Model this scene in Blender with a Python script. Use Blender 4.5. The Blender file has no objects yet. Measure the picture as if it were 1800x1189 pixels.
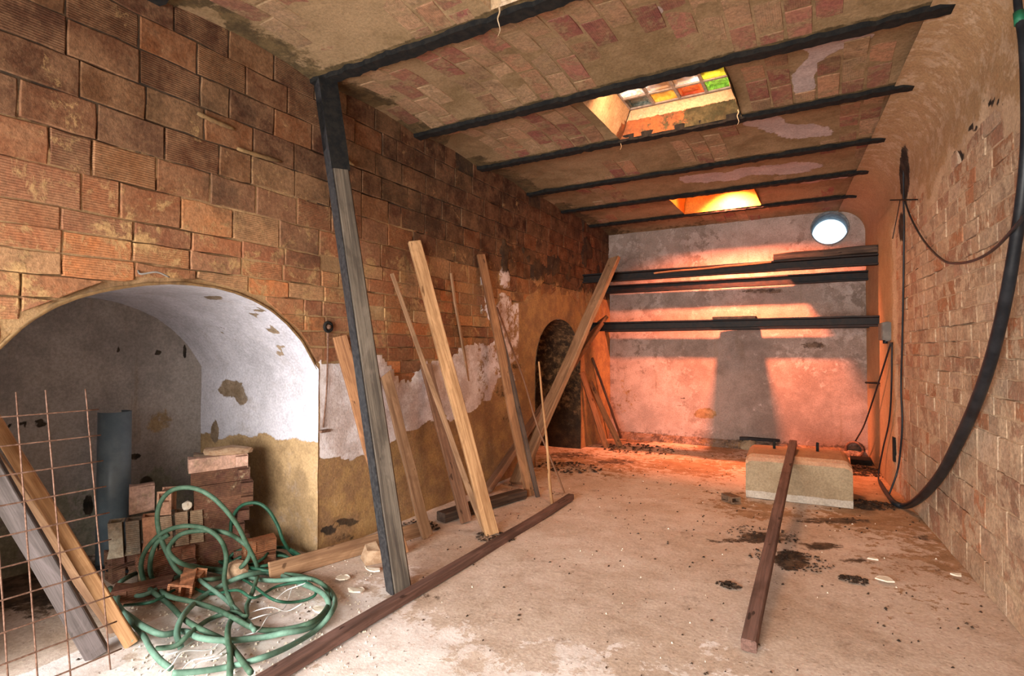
import bpy, math, random
from mathutils import Vector, Matrix, noise as mn
random.seed(7)
R = random.random
def U(a, b): return a + (b - a) * random.random()
SC = bpy.context.scene; COL = SC.collection

# ------------------------------------------------------------------ camera, light, exposure
H, FPX, YAW, PITCH = 1.4, 969.56, 0.5177, 0.0215
XL, ZC, RA, RK, YB = -3.049, 3.2417, 1.0778, -0.0712, 8.517
cam_d = bpy.data.cameras.new('camera'); cam = bpy.data.objects.new('camera', cam_d); COL.objects.link(cam)
cam.location = (0, 0, H); cam.rotation_euler = (math.pi / 2 + PITCH, 0, YAW)
cam_d.sensor_width = 36; cam_d.lens = FPX / 1800 * 36; cam_d.clip_start = 0.05
SC.camera = cam
SC.view_settings.view_transform = 'Standard'; SC.view_settings.look = 'None'
SC.view_settings.gamma = 1; SC.view_settings.use_curve_mapping = False
SC.view_settings.exposure = 0.0
SC.cycles.max_bounces = 8; SC.cycles.diffuse_bounces = 5
w = bpy.data.worlds.new('sky'); SC.world = w; w.use_nodes = True
w.node_tree.nodes['Background'].inputs[0].default_value = (0.62, 0.82, 1.0, 1)
w.node_tree.nodes['Background'].inputs[1].default_value = 2.2

def area(name, loc, target, sx, sy, power, color, spread=180):
    l = bpy.data.lights.new(name, 'AREA'); l.shape = 'RECTANGLE'; l.size = sx; l.size_y = sy
    l.energy = power; l.color = color; l.spread = math.radians(spread)
    o = bpy.data.objects.new(name, l); COL.objects.link(o); o.location = loc
    o.rotation_euler = (Vector(target) - Vector(loc)).to_track_quat('-Z', 'Y').to_euler(); return o
area('daylight_door', (-1.2, -2.1, 1.15), (-1.5, 3.5, -0.15), 3.2, 1.7, 340, (1.0, 0.92, 0.83), 125)
area('side_daylight', (-2.75, -1.2, 1.2), (-2.9, 3.2, 0.3), 0.5, 1.6, 24, (0.78, 0.86, 1.0), 110)
area('red_skylight_sun', (-1.03, 7.28, 3.43), (-1.0, 8.5, 1.55), 0.20, 0.18, 270, (1.0, 0.25, 0.12), 112)
area('amber_skylight_sun', (-1.15, 7.1, 3.42), (-0.9, 6.3, 0.0), 0.7, 0.4, 34, (1.0, 0.38, 0.14), 170)
area('near_skylight_sun', (-1.05, 4.0, 3.42), (-1.2, 6.6, 0.6), 0.8, 0.3, 30, (1.0, 0.50, 0.25), 150)

# ------------------------------------------------------------------ pixel rays onto real planes (layout aid)
_c, _s = math.cos(YAW), math.sin(YAW)
RT = Vector((_c, _s, 0)); FW = Vector((-_s * math.cos(PITCH), _c * math.cos(PITCH), math.sin(PITCH))); UP = RT.cross(FW)
CAM = Vector((0, 0, H))
def ray(px, py): return FW + RT * ((px - 900) / FPX) - UP * ((py - 594.5) / FPX)
def Fl(px, py, z=0.0): d = ray(px, py); return CAM + d * ((z - H) / d.z)
def Lw(px, py, x=XL): d = ray(px, py); return CAM + d * (x / d.x)
def Bk(px, py, y=YB): d = ray(px, py); return CAM + d * (y / d.y)
def Rw(px, py, off=0.0): d = ray(px, py); return CAM + d * ((RA - off) / (d.x - RK * d.y))
def Dp(px, py, dep): return CAM + ray(px, py) * dep
def rx(y): return RA + RK * y

# ------------------------------------------------------------------ object helpers
def link(name, me, parent=None):
    o = bpy.data.objects.new(name, me); COL.objects.link(o)
    if parent: o.parent = parent
    return o
def mk(name, v, f, mat, parent=None, smooth=False, attrs=None, col=None):
    me = bpy.data.meshes.new(name); me.from_pydata([tuple(p) for p in v], [], f)
    if mat: me.materials.append(mat)
    if smooth: me.polygons.foreach_set('use_smooth', [True] * len(me.polygons))
    if attrs is not None:
        a = me.color_attributes.new('paint', 'FLOAT_COLOR', 'POINT')
        flat = []
        for c in attrs: flat += [c[0], c[1], c[2], c[3] if len(c) > 3 else 1]
        a.data.foreach_set('color', flat)
    if col is not None:
        a = me.color_attributes.new('paint', 'FLOAT_COLOR', 'POINT'); a.data.foreach_set('color', list(col) * len(v))
    me.update()
    return link(name, me, parent)
def tag(o, label, cat, group=None, kind=None):
    o['label'] = label; o['category'] = cat
    if group: o['group'] = group
    if kind: o['kind'] = kind
    return o
def struct(o): o['kind'] = 'structure'; return o
def stuff(o): o['kind'] = 'stuff'; return o
def empty(name, loc=(0, 0, 0)):
    o = bpy.data.objects.new(name, None); COL.objects.link(o); o.location = loc; o.empty_display_size = .1; return o
class MB:
    def __init__(s): s.v = []; s.f = []; s.c = []
    def add(s, v, f, c=None):
        n = len(s.v); s.v += [tuple(p) for p in v]; s.f += [tuple(i + n for i in q) for q in f]
        if c is not None: s.c += [c] * len(v)
        return s
    def box(s, x0, x1, y0, y1, z0, z1):
        return s.add([(x0,y0,z0),(x1,y0,z0),(x1,y1,z0),(x0,y1,z0),(x0,y0,z1),(x1,y0,z1),(x1,y1,z1),(x0,y1,z1)],
                     [(0,3,2,1),(4,5,6,7),(0,1,5,4),(1,2,6,5),(2,3,7,6),(3,0,4,7)])
    def tube(s, pts, r, n=8, closed=True):
        pts = [Vector(p) for p in pts]; base = len(s.v); m = len(pts)
        t0 = (pts[1] - pts[0]).normalized(); a = Vector((0, 0, 1)) if abs(t0.z) < .9 else Vector((1, 0, 0))
        u = t0.cross(a).normalized()
        for i, p in enumerate(pts):
            t = (pts[min(i + 1, m - 1)] - pts[max(i - 1, 0)]).normalized()
            u = (u - t * u.dot(t)); u = u.normalized() if u.length > 1e-6 else t.orthogonal().normalized()
            b = t.cross(u); rr = r[i] if isinstance(r, (list, tuple)) else r
            for k in range(n):
                an = 2 * math.pi * k / n; s.v.append(tuple(p + u * (math.cos(an) * rr) + b * (math.sin(an) * rr)))
        for i in range(m - 1):
            for k in range(n):
                a_ = base + i * n + k; b_ = base + i * n + (k + 1) % n
                s.f.append((a_, b_, b_ + n, a_ + n))
        if closed: s.f.append(tuple(base + k for k in range(n))[::-1]); s.f.append(tuple(base + (m - 1) * n + k for k in range(n)))
        return s
    def build(s, name, mat, parent=None, smooth=False):
        return mk(name, s.v, s.f, mat, parent, smooth, attrs=(s.c if s.c else None))
def spline(pts, k=6):
    P = [Vector(p) for p in pts]; P = [P[0] * 2 - P[1]] + P + [P[-1] * 2 - P[-2]]; out = []
    for i in range(1, len(P) - 2):
        for j in range(k):
            t = j / k; a, b, c, d = P[i - 1:i + 3]
            out.append(.5 * ((2 * b) + (c - a) * t + (2 * a - 5 * b + 4 * c - d) * t * t + (3 * b - a - 3 * c + d) * t ** 3))
    out.append(P[-2]); return out
def n3(x, y, z, s=1.0): return mn.noise(Vector((x * s, y * s, z * s)))
def sst(a, b, x):
    t = min(1, max(0, (x - a) / (b - a))); return t * t * (3 - 2 * t)
def lerpl(pts, x):
    if x <= pts[0][0]: return pts[0][1]
    for (a, b), (c, d) in zip(pts, pts[1:]):
        if x <= c: return b + (d - b) * (x - a) / (c - a)
    return pts[-1][1]
def inpoly(x, y, P):
    r = False; j = len(P) - 1
    for i in range(len(P)):
        (xi, yi), (xj, yj) = P[i], P[j]
        if (yi > y) != (yj > y) and x < (xj - xi) * (y - yi) / (yj - yi) + xi: r = not r
        j = i
    return r

# ------------------------------------------------------------------ materials
class NT:
    def __init__(s, name):
        s.m = bpy.data.materials.new(name); s.m.use_nodes = True; s.t = s.m.node_tree
        s.bsdf = s.t.nodes['Principled BSDF']; s.bsdf.inputs['Specular IOR Level'].default_value = .25
    def n(s, typ, **k):
        o = s.t.nodes.new(typ)
        for a, b in k.items(): setattr(o, a, b)
        return o
    def put(s, sock, v):
        if isinstance(v, bpy.types.NodeSocket): s.t.links.new(v, sock)
        elif isinstance(v, (tuple, list)) and sock.type == 'RGBA': sock.default_value = (*v[:3], 1)
        else: sock.default_value = v
    def noise(s, vec, scale, detail=5, rough=.6, dist=0.0):
        o = s.n('ShaderNodeTexNoise'); s.put(o.inputs['Vector'], vec); o.inputs['Scale'].default_value = scale
        o.inputs['Detail'].default_value = detail; o.inputs['Roughness'].default_value = rough; o.inputs['Distortion'].default_value = dist
        return o.outputs['Fac']
    def math(s, op, a, b=0.0, clamp=False):
        o = s.n('ShaderNodeMath', operation=op, use_clamp=clamp); s.put(o.inputs[0], a); s.put(o.inputs[1], b); return o.outputs[0]
    def ramp(s, v, lo, hi):
        o = s.n('ShaderNodeMapRange'); o.interpolation_type = 'SMOOTHSTEP'; s.put(o.inputs[0], v)
        o.inputs[1].default_value = lo; o.inputs[2].default_value = hi; return o.outputs[0]
    def mix(s, f, a, b, mode='MIX'):
        o = s.n('ShaderNodeMix', data_type='RGBA', blend_type=mode); s.put(o.inputs[0], f); s.put(o.inputs[6], a); s.put(o.inputs[7], b); return o.outputs[2]
    def bump(s, h, strength=.5, dist=.01):
        o = s.n('ShaderNodeBump'); o.inputs['Strength'].default_value = strength; o.inputs['Distance'].default_value = dist
        s.put(o.inputs['Height'], h); s.t.links.new(o.outputs[0], s.bsdf.inputs['Normal']); return o
    def pos(s): return s.n('ShaderNodeNewGeometry').outputs['Position']
    def obj(s): return s.n('ShaderNodeTexCoord').outputs['Object']
    def scale(s, vec, x, y, z):
        o = s.n('ShaderNodeVectorMath', operation='MULTIPLY'); s.put(o.inputs[0], vec); o.inputs[1].default_value = (x, y, z); return o.outputs[0]
    def done(s, col, rough=.9, metal=0.0):
        s.put(s.bsdf.inputs['Base Color'], col); s.put(s.bsdf.inputs['Roughness'], rough); s.bsdf.inputs['Metallic'].default_value = metal
        return s.m
    def paint(s):
        a = s.n('ShaderNodeAttribute', attribute_name='paint'); p = s.n('ShaderNodeSeparateColor'); s.t.links.new(a.outputs['Color'], p.inputs[0])
        return a, p.outputs

def surface(name, a, b, red, green, blue, edge=.45, bump=.6, speck=None, streak=False, bdist=.012, mott=None, mlit=.35):
    """base a<->b; weights R,G,B in the paint attribute turn on three coats, their edges broken up by noise"""
    t = NT(name); P = t.pos(); at, ch = t.paint()
    big = t.noise(P, 1.7, 4, .6, .3); mid = t.noise(P, 9, 8, .72); fine = t.noise(P, 60, 4, .7)
    c = t.mix(t.ramp(t.math('ADD', t.math('MULTIPLY', big, .6), t.math('MULTIPLY', mid, .4)), .38, .62), a, b)
    hgt = t.math('ADD', t.math('MULTIPLY', mid, 1.0), t.math('MULTIPLY', fine, .35))
    for i, lay in enumerate((red, green, blue)):
        if lay is None: continue
        nz = t.noise(P, 6 + 3 * i, 8, .75, .2)
        f = t.ramp(t.math('ADD', ch[i], t.math('MULTIPLY', t.math('SUBTRACT', nz, .5), edge * 2.2)), .46, .56 + (.1 if i == 2 else 0))
        lc = t.mix(t.ramp(t.noise(P, 4 + 2 * i, 7, .7), .4, .62), lay[0], lay[1])
        c = t.mix(f, c, lc)
        if i < 2: hgt = t.math('ADD', hgt, t.math('MULTIPLY', f, lay[2] if len(lay) > 2 else 0.0))
    if streak:
        st = t.noise(t.scale(P, 9, 9, .9), 1.0, 6, .7); c = t.mix(t.math('MULTIPLY', t.ramp(st, .55, .75), .45), c, (.16, .105, .06))
    if mott:
        m1 = t.math('ADD', t.math('MULTIPLY', t.noise(P, 2.6, 9, .74, .6), .55), t.math('MULTIPLY', t.noise(P, 11, 8, .8, .3), .45))
        c = t.mix(t.math('MULTIPLY', t.ramp(m1, .50, .68), .6), c, mott)
        c = t.mix(t.math('MULTIPLY', t.ramp(m1, .44, .34), mlit), c, (.80, .74, .68))
    if speck:
        sp = t.ramp(t.noise(P, 34, 3, .55), .66, .72); c = t.mix(t.math('MULTIPLY', sp, .8), c, speck)
    c = t.mix(.35, c, t.mix(t.ramp(fine, .3, .7), (.25, .25, .25), (.75, .75, .75)), 'OVERLAY')
    t.bump(hgt, bump, bdist)
    return t.done(c, .93)

def brickmat(name, smear, soot, smear_amt=.5, ribaxis='z', zband=0.0, ribs=.38):
    t = NT(name); P = t.pos(); at, ch = t.paint()
    a = t.noise(P, 7, 8, .7); f = t.noise(P, 45, 5, .75)
    c = t.mix(t.ramp(a, .35, .65), at.outputs['Color'], t.mix(.45, at.outputs['Color'], (.30, .17, .09)))
    sx = t.n('ShaderNodeSeparateXYZ'); t.put(sx.inputs[0], P)
    bell = t.math('MULTIPLY', t.ramp(t.math('ABSOLUTE', t.math('SUBTRACT', sx.outputs[2], 1.85)), .75, .1), zband)
    sm = t.ramp(t.math('ADD', t.noise(P, 5.5, 9, .78, .35), bell), smear_amt, smear_amt + .09)
    c = t.mix(t.math('MULTIPLY', sm, .85), c, smear)
    so = t.ramp(t.noise(P, 2.1, 6, .7, .2), .50, .68); c = t.mix(t.math('MULTIPLY', so, .55), c, soot)
    c = t.mix(.5, c, t.mix(t.ramp(f, .28, .72), (.2, .2, .2), (.8, .8, .8)), 'OVERLAY')
    w_ = t.n('ShaderNodeTexWave', wave_type='BANDS', bands_direction='Z' if ribaxis == 'z' else 'X')
    t.put(w_.inputs['Vector'], P); w_.inputs['Scale'].default_value = 27; w_.inputs['Distortion'].default_value = .6
    rib = t.math('MULTIPLY', t.math('MULTIPLY', w_.outputs['Fac'], at.outputs['Alpha']), ribs)
    rib = t.math('MULTIPLY', rib, t.math('SUBTRACT', 1.0, sm))
    c = t.mix(t.math('MULTIPLY', rib, .5), c, (.08, .04, .02))
    h = t.math('ADD', t.math('MULTIPLY', a, 1.0), t.math('ADD', t.math('MULTIPLY', f, .5), t.math('ADD', t.math('MULTIPLY', rib, -.6), t.math('MULTIPLY', sm, .25))))
    t.bump(h, .7, .01); return t.done(c, .9)

def wood(name, a, b, dark, rough=.75, grain=1.0):
    t = NT(name); O = t.obj(); inf = t.n('ShaderNodeObjectInfo')
    ad = t.n('ShaderNodeVectorMath', operation='ADD'); t.put(ad.inputs[0], O)
    cb = t.n('ShaderNodeCombineXYZ'); t.put(cb.inputs[2], t.math('MULTIPLY', inf.outputs['Random'], 40)); t.put(cb.inputs[0], t.math('MULTIPLY', inf.outputs['Random'], 7))
    t.put(ad.inputs[1], cb.outputs[0]); V = ad.outputs[0]
    g = t.noise(t.scale(V, 60 * grain, 60 * grain, 1.6), 1.0, 6, .7, .8); g2 = t.noise(t.scale(V, 14, 14, 1.0), 1.0, 5, .6, .5)
    c = t.mix(t.ramp(g, .40, .60), a, b); g3 = t.noise(t.scale(V, 5, 5, 2.2), 1.0, 5, .65, .8); c = t.mix(t.math('MULTIPLY', t.ramp(g3, .50, .66), .55), c, (b[0] * .62, b[1] * .58, b[2] * .55)); c = t.mix(t.math('MULTIPLY', t.ramp(g3, .46, .36), .5), c, (a[0] * 1.3, a[1] * 1.3, a[2] * 1.35)); c = t.mix(t.math('MULTIPLY', t.ramp(g2, .48, .72), .75), c, dark)
    kn = t.ramp(t.noise(t.scale(V, 22, 22, 9), 1.0, 2, .4), .70, .75); c = t.mix(t.math('MULTIPLY', kn, .8), c, (dark[0] * .5, dark[1] * .45, dark[2] * .4))
    t.bump(t.math('ADD', g, g2), .5, .004); return t.done(c, rough)

def plain(name, a, b, rough=.6, metal=0.0, sc=12, bump=.3):
    t = NT(name); P = t.pos(); n = t.noise(P, sc, 6, .7)
    t.bump(n, bump, .004); return t.done(t.mix(t.ramp(n, .38, .64), a, b), rough, metal)

LIME, LIME2 = (.60, .55, .56), (.74, .70, .72)
OCH, OCH2 = (.25, .145, .072), (.41, .275, .155)
M = {}
M['wall'] = surface('left_wall_render', (.35, .225, .11), (.22, .13, .065), ((.50, .42, .40), LIME2, .35), (OCH, (.36, .22, .09), .2), ((.035, .025, .018), (.07, .045, .025)), mott=(.17, .10, .05), mlit=.12)
M['niche'] = surface('niche_limewash', (.40, .39, .43), (.55, .54, .60), ((.25, .165, .085), (.40, .27, .14), -.4), ((.15, .105, .065), (.27, .20, .14), -.5), ((.05, .04, .03), (.12, .10, .07)), edge=.5, bump=.45, mott=(.30, .255, .235), mlit=.15)
M['nicheback'] = surface('niche_back_plaster', (.19, .17, .155), (.29, .26, .24), ((.30, .22, .13), (.20, .14, .08), -.2), ((.16, .16, .12), (.26, .25, .20), 0), ((.012, .01, .008), (.04, .03, .02)), edge=.45, bump=.35, streak=True)
M['back'] = surface('back_wall_plaster', (.19, .14, .115), (.29, .22, .185), ((.31, .24, .205), (.39, .31, .27), .1), ((.17, .10, .045), (.32, .20, .10), 0), ((.06, .04, .03), (.15, .10, .07)), edge=.6, bump=.5, streak=True)
M['right'] = surface('right_wall_mortar', (.38, .265, .165), (.47, .34, .225), ((.55, .45, .38), (.64, .55, .48), .2), ((.32, .20, .105), (.36, .235, .125), 0), ((.012, .010, .008), (.05, .035, .025)), edge=.45, bump=.4)
M['ceil'] = surface('ceiling_plaster', (.165, .108, .052), (.27, .182, .10), ((.33, .265, .25), (.42, .335, .315), .3), ((.22, .095, .06), (.28, .14, .09), -.2), ((.06, .04, .018), (.12, .08, .035)), edge=.55, bump=.6)
M['floor'] = surface('concrete_floor', (.50, .385, .30), (.63, .52, .44), ((.72, .64, .59), (.84, .78, .75), .1), ((.29, .175, .095), (.39, .25, .15), -.1), ((.05, .035, .025), (.17, .11, .07)), edge=.7, bump=.5, speck=(.16, .10, .07), bdist=.008, mott=(.20, .125, .08))
M['brickL'] = brickmat('left_wall_brick', (.40, .25, .11), (.05, .03, .017), .59, zband=.085)
M['brickR'] = brickmat('right_wall_brick', (.50, .37, .25), (.24, .15, .10), .465, 'z')
M['brickC'] = brickmat('ceiling_brick', (.25, .165, .09), (.09, .055, .03), .475, 'x')
M['brickP'] = brickmat('loose_brick', (.46, .35, .22), (.07, .04, .03), .56, ribs=.9)
M['iron'] = plain('sooty_iron', (.004, .0045, .005), (.014, .012, .010), .9, .0, 22, .8)
M['girder'] = plain('rusted_girder', (.004, .004, .005), (.018, .009, .006), .6, .0, 16, .5)
M['rust'] = plain('rusty_rod', (.11, .055, .035), (.21, .125, .09), .8, .3, 60, .4)
M['pale'] = wood('pale_pine', (.50, .29, .14), (.34, .18, .08), (.20, .09, .035))
M['tan'] = wood('tan_board', (.36, .215, .12), (.25, .14, .075), (.13, .065, .035))
M['brown'] = wood('brown_board', (.24, .125, .07), (.16, .078, .045), (.07, .035, .02))
M['orange'] = wood('orange_board', (.30, .145, .065), (.19, .085, .038), (.10, .045, .025))
M['grey'] = wood('weathered_grey_wood', (.125, .10, .075), (.065, .052, .04), (.03, .022, .018))
M['silver'] = wood('silvery_plank', (.105, .085, .08), (.065, .052, .048), (.035, .027, .023))
M['darkwood'] = wood('dark_wood', (.10, .065, .045), (.055, .035, .027), (.02, .015, .012))
M['bluepaint'] = plain('blue_black_paint', (.017, .018, .021), (.042, .042, .044), .5, .0, 40, .5)
M['batten'] = wood('floor_batten', (.17, .095, .075), (.11, .06, .047), (.045, .027, .022))
M['pvc'] = plain('grey_plastic_pipe', (.075, .10, .118), (.11, .14, .16), .35, 0, 5, .05)
M['hose'] = plain('green_hose_rubber', (.042, .088, .055), (.075, .138, .092), .62, 0, 14, .15)
M['hoselight'] = plain('pale_green_hose_rubber', (.085, .165, .12), (.13, .235, .18), .62, 0, 14, .15)
M['hosedark'] = plain('dark_green_cable_rubber', (.012, .06, .035), (.03, .10, .06), .45, 0, 14, .15)
M['blackrub'] = plain('black_rubber', (.008, .010, .013), (.018, .020, .024), .42, 0, 8, .2)
M['greentape'] = plain('green_tape', (.01, .10, .05), (.02, .15, .08), .5)
M['greyplast'] = plain('grey_box_plastic', (.11, .10, .09), (.17, .15, .13), .6)
M['wire'] = plain('pale_wire', (.60, .62, .62), (.75, .76, .76), .4)
M['conc'] = surface('concrete_block_render', (.23, .165, .10), (.30, .23, .145), ((.36, .31, .25), (.42, .37, .31), 0), ((.45, .26, .15), (.38, .2, .12), 0), ((.08, .06, .04), (.15, .11, .07)), edge=.4, bump=.5)
M['dirt'] = plain('dark_dirt', (.018, .012, .009), (.06, .038, .024), .95, 0, 60, .8)
M['flake'] = plain('plaster_flake', (.62, .54, .42), (.74, .68, .58), .9, 0, 30, .6)
M['stone'] = plain('tan_rubble', (.40, .28, .18), (.28, .17, .10), .9, 0, 20, .8)
M['frame'] = plain('skylight_mortar', (.34, .31, .28), (.22, .19, .17), .9, 0, 30, .5)
M['web'] = plain('dry_root', (.35, .25, .15), (.5, .4, .28), .9)

def glassblock(name, c1, c2, e):
    t = NT(name); P = t.obj(); n = t.noise(t.scale(P, 14, 14, 14), 1.0, 3, .6, 1.5)
    n2 = t.noise(t.scale(P, 5, 5, 5), 1.0, 1, .4)
    c = t.mix(t.ramp(n, .35, .62), c1, c2); t.put(t.bsdf.inputs['Emission Color'], c)
    t.put(t.bsdf.inputs['Emission Strength'], t.math('MULTIPLY', t.math('POWER', t.ramp(n2, .3, .65), 1.3), e))
    fr_ = t.noise(t.scale(P, 30, 30, 30), 1.0, 4, .7, 2.5); c = t.mix(t.math('MULTIPLY', t.ramp(fr_, .56, .66), .55), c, (c1[0] * .25, c1[1] * .25, c1[2] * .25)); t.put(t.bsdf.inputs['Emission Color'], c)
    t.bump(n, .8, .01); return t.done((c1[0] * .4, c1[1] * .4, c1[2] * .4), .12)
M['g_white'] = glassblock('clear_glass_block', (.9, .62, .38), (1, .97, .92), 1.9)
M['g_yellow'] = glassblock('yellow_glass_block', (.55, .45, .02), (1, .80, .05), 1.5)
M['g_amber'] = glassblock('amber_glass_block', (.9, .30, .02), (1, .45, .05), 1.4)
M['g_red'] = glassblock('red_glass_block', (.6, .06, .01), (1, .16, .02), 1.0)
M['g_green'] = glassblock('green_glass_block', (.10, .25, .02), (.40, .85, .05), 1.0)
M['g_dull'] = glassblock('dull_glass_block', (.05, .06, .045), (.22, .22, .16), .9)
M['g_hot'] = glassblock('deep_amber_glass_block', (1, .24, .01), (1, .36, .02), 5.0)

# ------------------------------------------------------------------ setting: left wall
AR = sorted([(Lw(*p).y, Lw(*p).z) for p in [(2, 612), (30, 583), (64, 558), (101, 538), (138, 524), (175, 514), (219, 506), (252, 501.6), (293, 499), (336, 501), (377, 506), (414, 516), (447, 529.5), (478, 548), (504.6, 571.5), (531, 602)]])
NY0, NY1, NSP = .62, 2.635, 1.268
NSL = .98
AR = [(NY0, NSL), (.70, 1.10), (.80, 1.225), (.88, 1.32)] + AR + [(NY1, NSP)]
def niche_top(y): return lerpl(AR, y) if NY0 <= y <= NY1 else None
DY0, DY1, DSP, DTOP = 5.88, 7.28, 1.20, 1.80
def door_top(y):
    if not DY0 <= y <= DY1: return None
    t = (y - (DY0 + DY1) / 2) / ((DY1 - DY0) / 2); return DSP + (DTOP - DSP) * math.sqrt(max(0, 1 - t * t))
PT = [(Lw(*p).y, Lw(*p).z) for p in [(557, 641), (600, 640), (625, 652), (650, 617), (680, 640), (700, 668), (722, 672), (745, 640), (765, 635), (800, 625), (830, 603), (865, 605), (880, 575), (900, 540), (940, 520), (1000, 520), (1060, 560)]]
PL = [(Lw(*p).y, Lw(*p).z) for p in [(557, 800), (620, 805), (655, 800), (700, 770), (740, 742), (800, 735), (830, 722), (880, 692), (930, 665)]]
def plaster_left(y, z):
    if y < NY1: return 0.0 if y < 2.5 else 0
    b = lerpl(PT, y) + .05 * n3(y, z, 3, 7) + .03 * n3(y, z, 9, 22)
    p = sst(-.025, .02, b - z)
    if y > 4.7 and p < 1: p = max(p, sst(.10, .2, n3(y, z, 5, 2.6) + .35 * n3(y, z, 7, 9) + (y - 4.7) * .09 - max(0, z - 2.0) * .45))
    return p
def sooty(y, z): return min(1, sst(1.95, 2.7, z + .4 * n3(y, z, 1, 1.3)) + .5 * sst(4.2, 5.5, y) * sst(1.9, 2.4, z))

def grid(us, rows, fn):
    """us: list of u; rows: fn giving list of z per u; returns verts/faces/attrs"""
    v, f, c = [], [], []
    nr = len(rows(us[0])); 
    for u in us:
        for z in rows(u):
            p, a = fn(u, z); v.append(p); c.append(a)
    for i in range(len(us) - 1):
        for j in range(nr - 1):
            a = i * nr + j; f.append((a, a + nr, a + nr + 1, a + 1))
    return v, f, c
def lin(a, b, n): return [a + (b - a) * i / (n - 1) for i in range(n)]
def left_fn(y, z):
    p = plaster_left(y, z)
    x = XL - .002 + .020 * p + .003 * n3(y, z, 0, 5) - .022 * (1 - p) * sst(.16, .36, n3(y, z * 2.2, 6, 2.6) + .25 * n3(y, z, 2, 11))
    low = lerpl(PL, y) + .07 * n3(y, z, 4, 5)
    wl = 0
    if y > NY1 and p > .3: wl = sst(-.05, .05, z - low) * (1 if y < 5.0 else max(.12, .62 - (y - 5) * .25))
    och = 1.0 if (p > .3 and wl < .5) else (.45 if y > 4.6 else .12)
    q = Vector((x, y, z)) - CAM; zz = max(.05, q.dot(FW)); px = 900 + FPX * q.dot(RT) / zz; py = 594.5 - FPX * q.dot(UP) / zz; k = 0
    for (a, b, rx_, ry_, d_) in [(612, 918, 22, 7, 1), (578, 932, 16, 8, .9), (600, 945, 40, 14, .5), (655, 872, 30, 12, .35), (718, 640, 14, 14, .45), (775, 732, 9, 3, .9), (880, 690, 14, 22, .5), (910, 645, 12, 8, .6), (893, 738, 16, 10, .5), (700, 815, 30, 25, .4)]:
        k = max(k, d_ * (1.15 - .6 * (((px - a) / rx_) ** 2 + ((py - b) / ry_) ** 2)))
    if y > NY1 and y < DY0 and k > .1:
        x -= .012 * min(1, k); wl *= 1 - min(1, k * 1.4)
        return (x, y, z), (wl, och, k)
    return (x, y, z), (wl, och, .9 * sooty(y, z) * (1 if z > 2.2 else 0))
wall_left = empty('wall_left'); struct(wall_left)
mb = MB()
def addgrid(us, rows, fn, target):
    v, f, c = grid(us, rows, fn); n = len(target.v); target.v += v; target.f += [tuple(i + n for i in q) for q in f]; target.c += c
addgrid(lin(-2.2, NY0, 60), lambda y: lin(-.02, ZC + .2, 110), left_fn, mb)
addgrid(lin(NY0, NY1, 75), lambda y: lin(niche_top(y), ZC + .2, 70), left_fn, mb)
addgrid(lin(NY1, DY0, 120), lambda y: lin(-.02, ZC + .2, 120), left_fn, mb)
addgrid([DY0] + [(DY0 + DY1) / 2 - math.cos(math.pi * i / 30) * (DY1 - DY0) / 2 for i in range(1, 30)] + [DY1], lambda y: lin(door_top(y), ZC + .2, 55), left_fn, mb)
addgrid(lin(DY1, YB + .05, 40), lambda y: lin(-.02, ZC + .2, 110), left_fn, mb)
mb.build('render_coat', M['wall'], wall_left, True)

# niche interior: vault, jambs, back
XN = -4.39
def niche_profile():
    pts = [(NY1, z) for z in lin(-.02, NSP, 22)] + [(y, niche_top(y)) for y in lin(NY1, NY0, 60)[1:-1]] + [(NY0, z) for z in lin(NSL, -.02, 22)]
    return pts
v, f, c = [], [], []
prof = niche_profile(); xs = lin(XL - .012, XN, 28)
for x in xs:
    for (y, z) in prof:
        if x == xs[0]: x = XL + (.022 if (y == NY1 and z <= NSP) else -.002)
        elif x == XL + .022 or x == XL - .002: x = XL + (.022 if (y == NY1 and z <= NSP) else -.002)
        fr = (x - XL) / (XN - XL)
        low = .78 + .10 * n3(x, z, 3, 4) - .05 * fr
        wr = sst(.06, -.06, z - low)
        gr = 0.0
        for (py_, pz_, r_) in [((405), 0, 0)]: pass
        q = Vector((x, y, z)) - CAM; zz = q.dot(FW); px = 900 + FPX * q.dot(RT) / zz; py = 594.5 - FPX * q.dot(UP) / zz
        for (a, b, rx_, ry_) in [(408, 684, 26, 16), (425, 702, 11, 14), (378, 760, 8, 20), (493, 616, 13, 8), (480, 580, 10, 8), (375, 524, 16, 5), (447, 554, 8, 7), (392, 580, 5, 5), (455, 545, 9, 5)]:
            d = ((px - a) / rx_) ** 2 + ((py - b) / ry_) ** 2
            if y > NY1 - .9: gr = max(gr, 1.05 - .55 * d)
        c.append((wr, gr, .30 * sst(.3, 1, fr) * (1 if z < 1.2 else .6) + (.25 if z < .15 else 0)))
        off = .006 * n3(x, y, z, 5)
        v.append((x, y + (off if z < NSP else 0), z + (off if z > NSP else 0)))
np_ = len(prof)
for i in range(len(xs) - 1):
    for j in range(np_ - 1):
        a = i * np_ + j; f.append((a, a + 1, a + np_ + 1, a + np_))
mk('niche_vault', v, f, M['niche'], wall_left, True, attrs=c)
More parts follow.
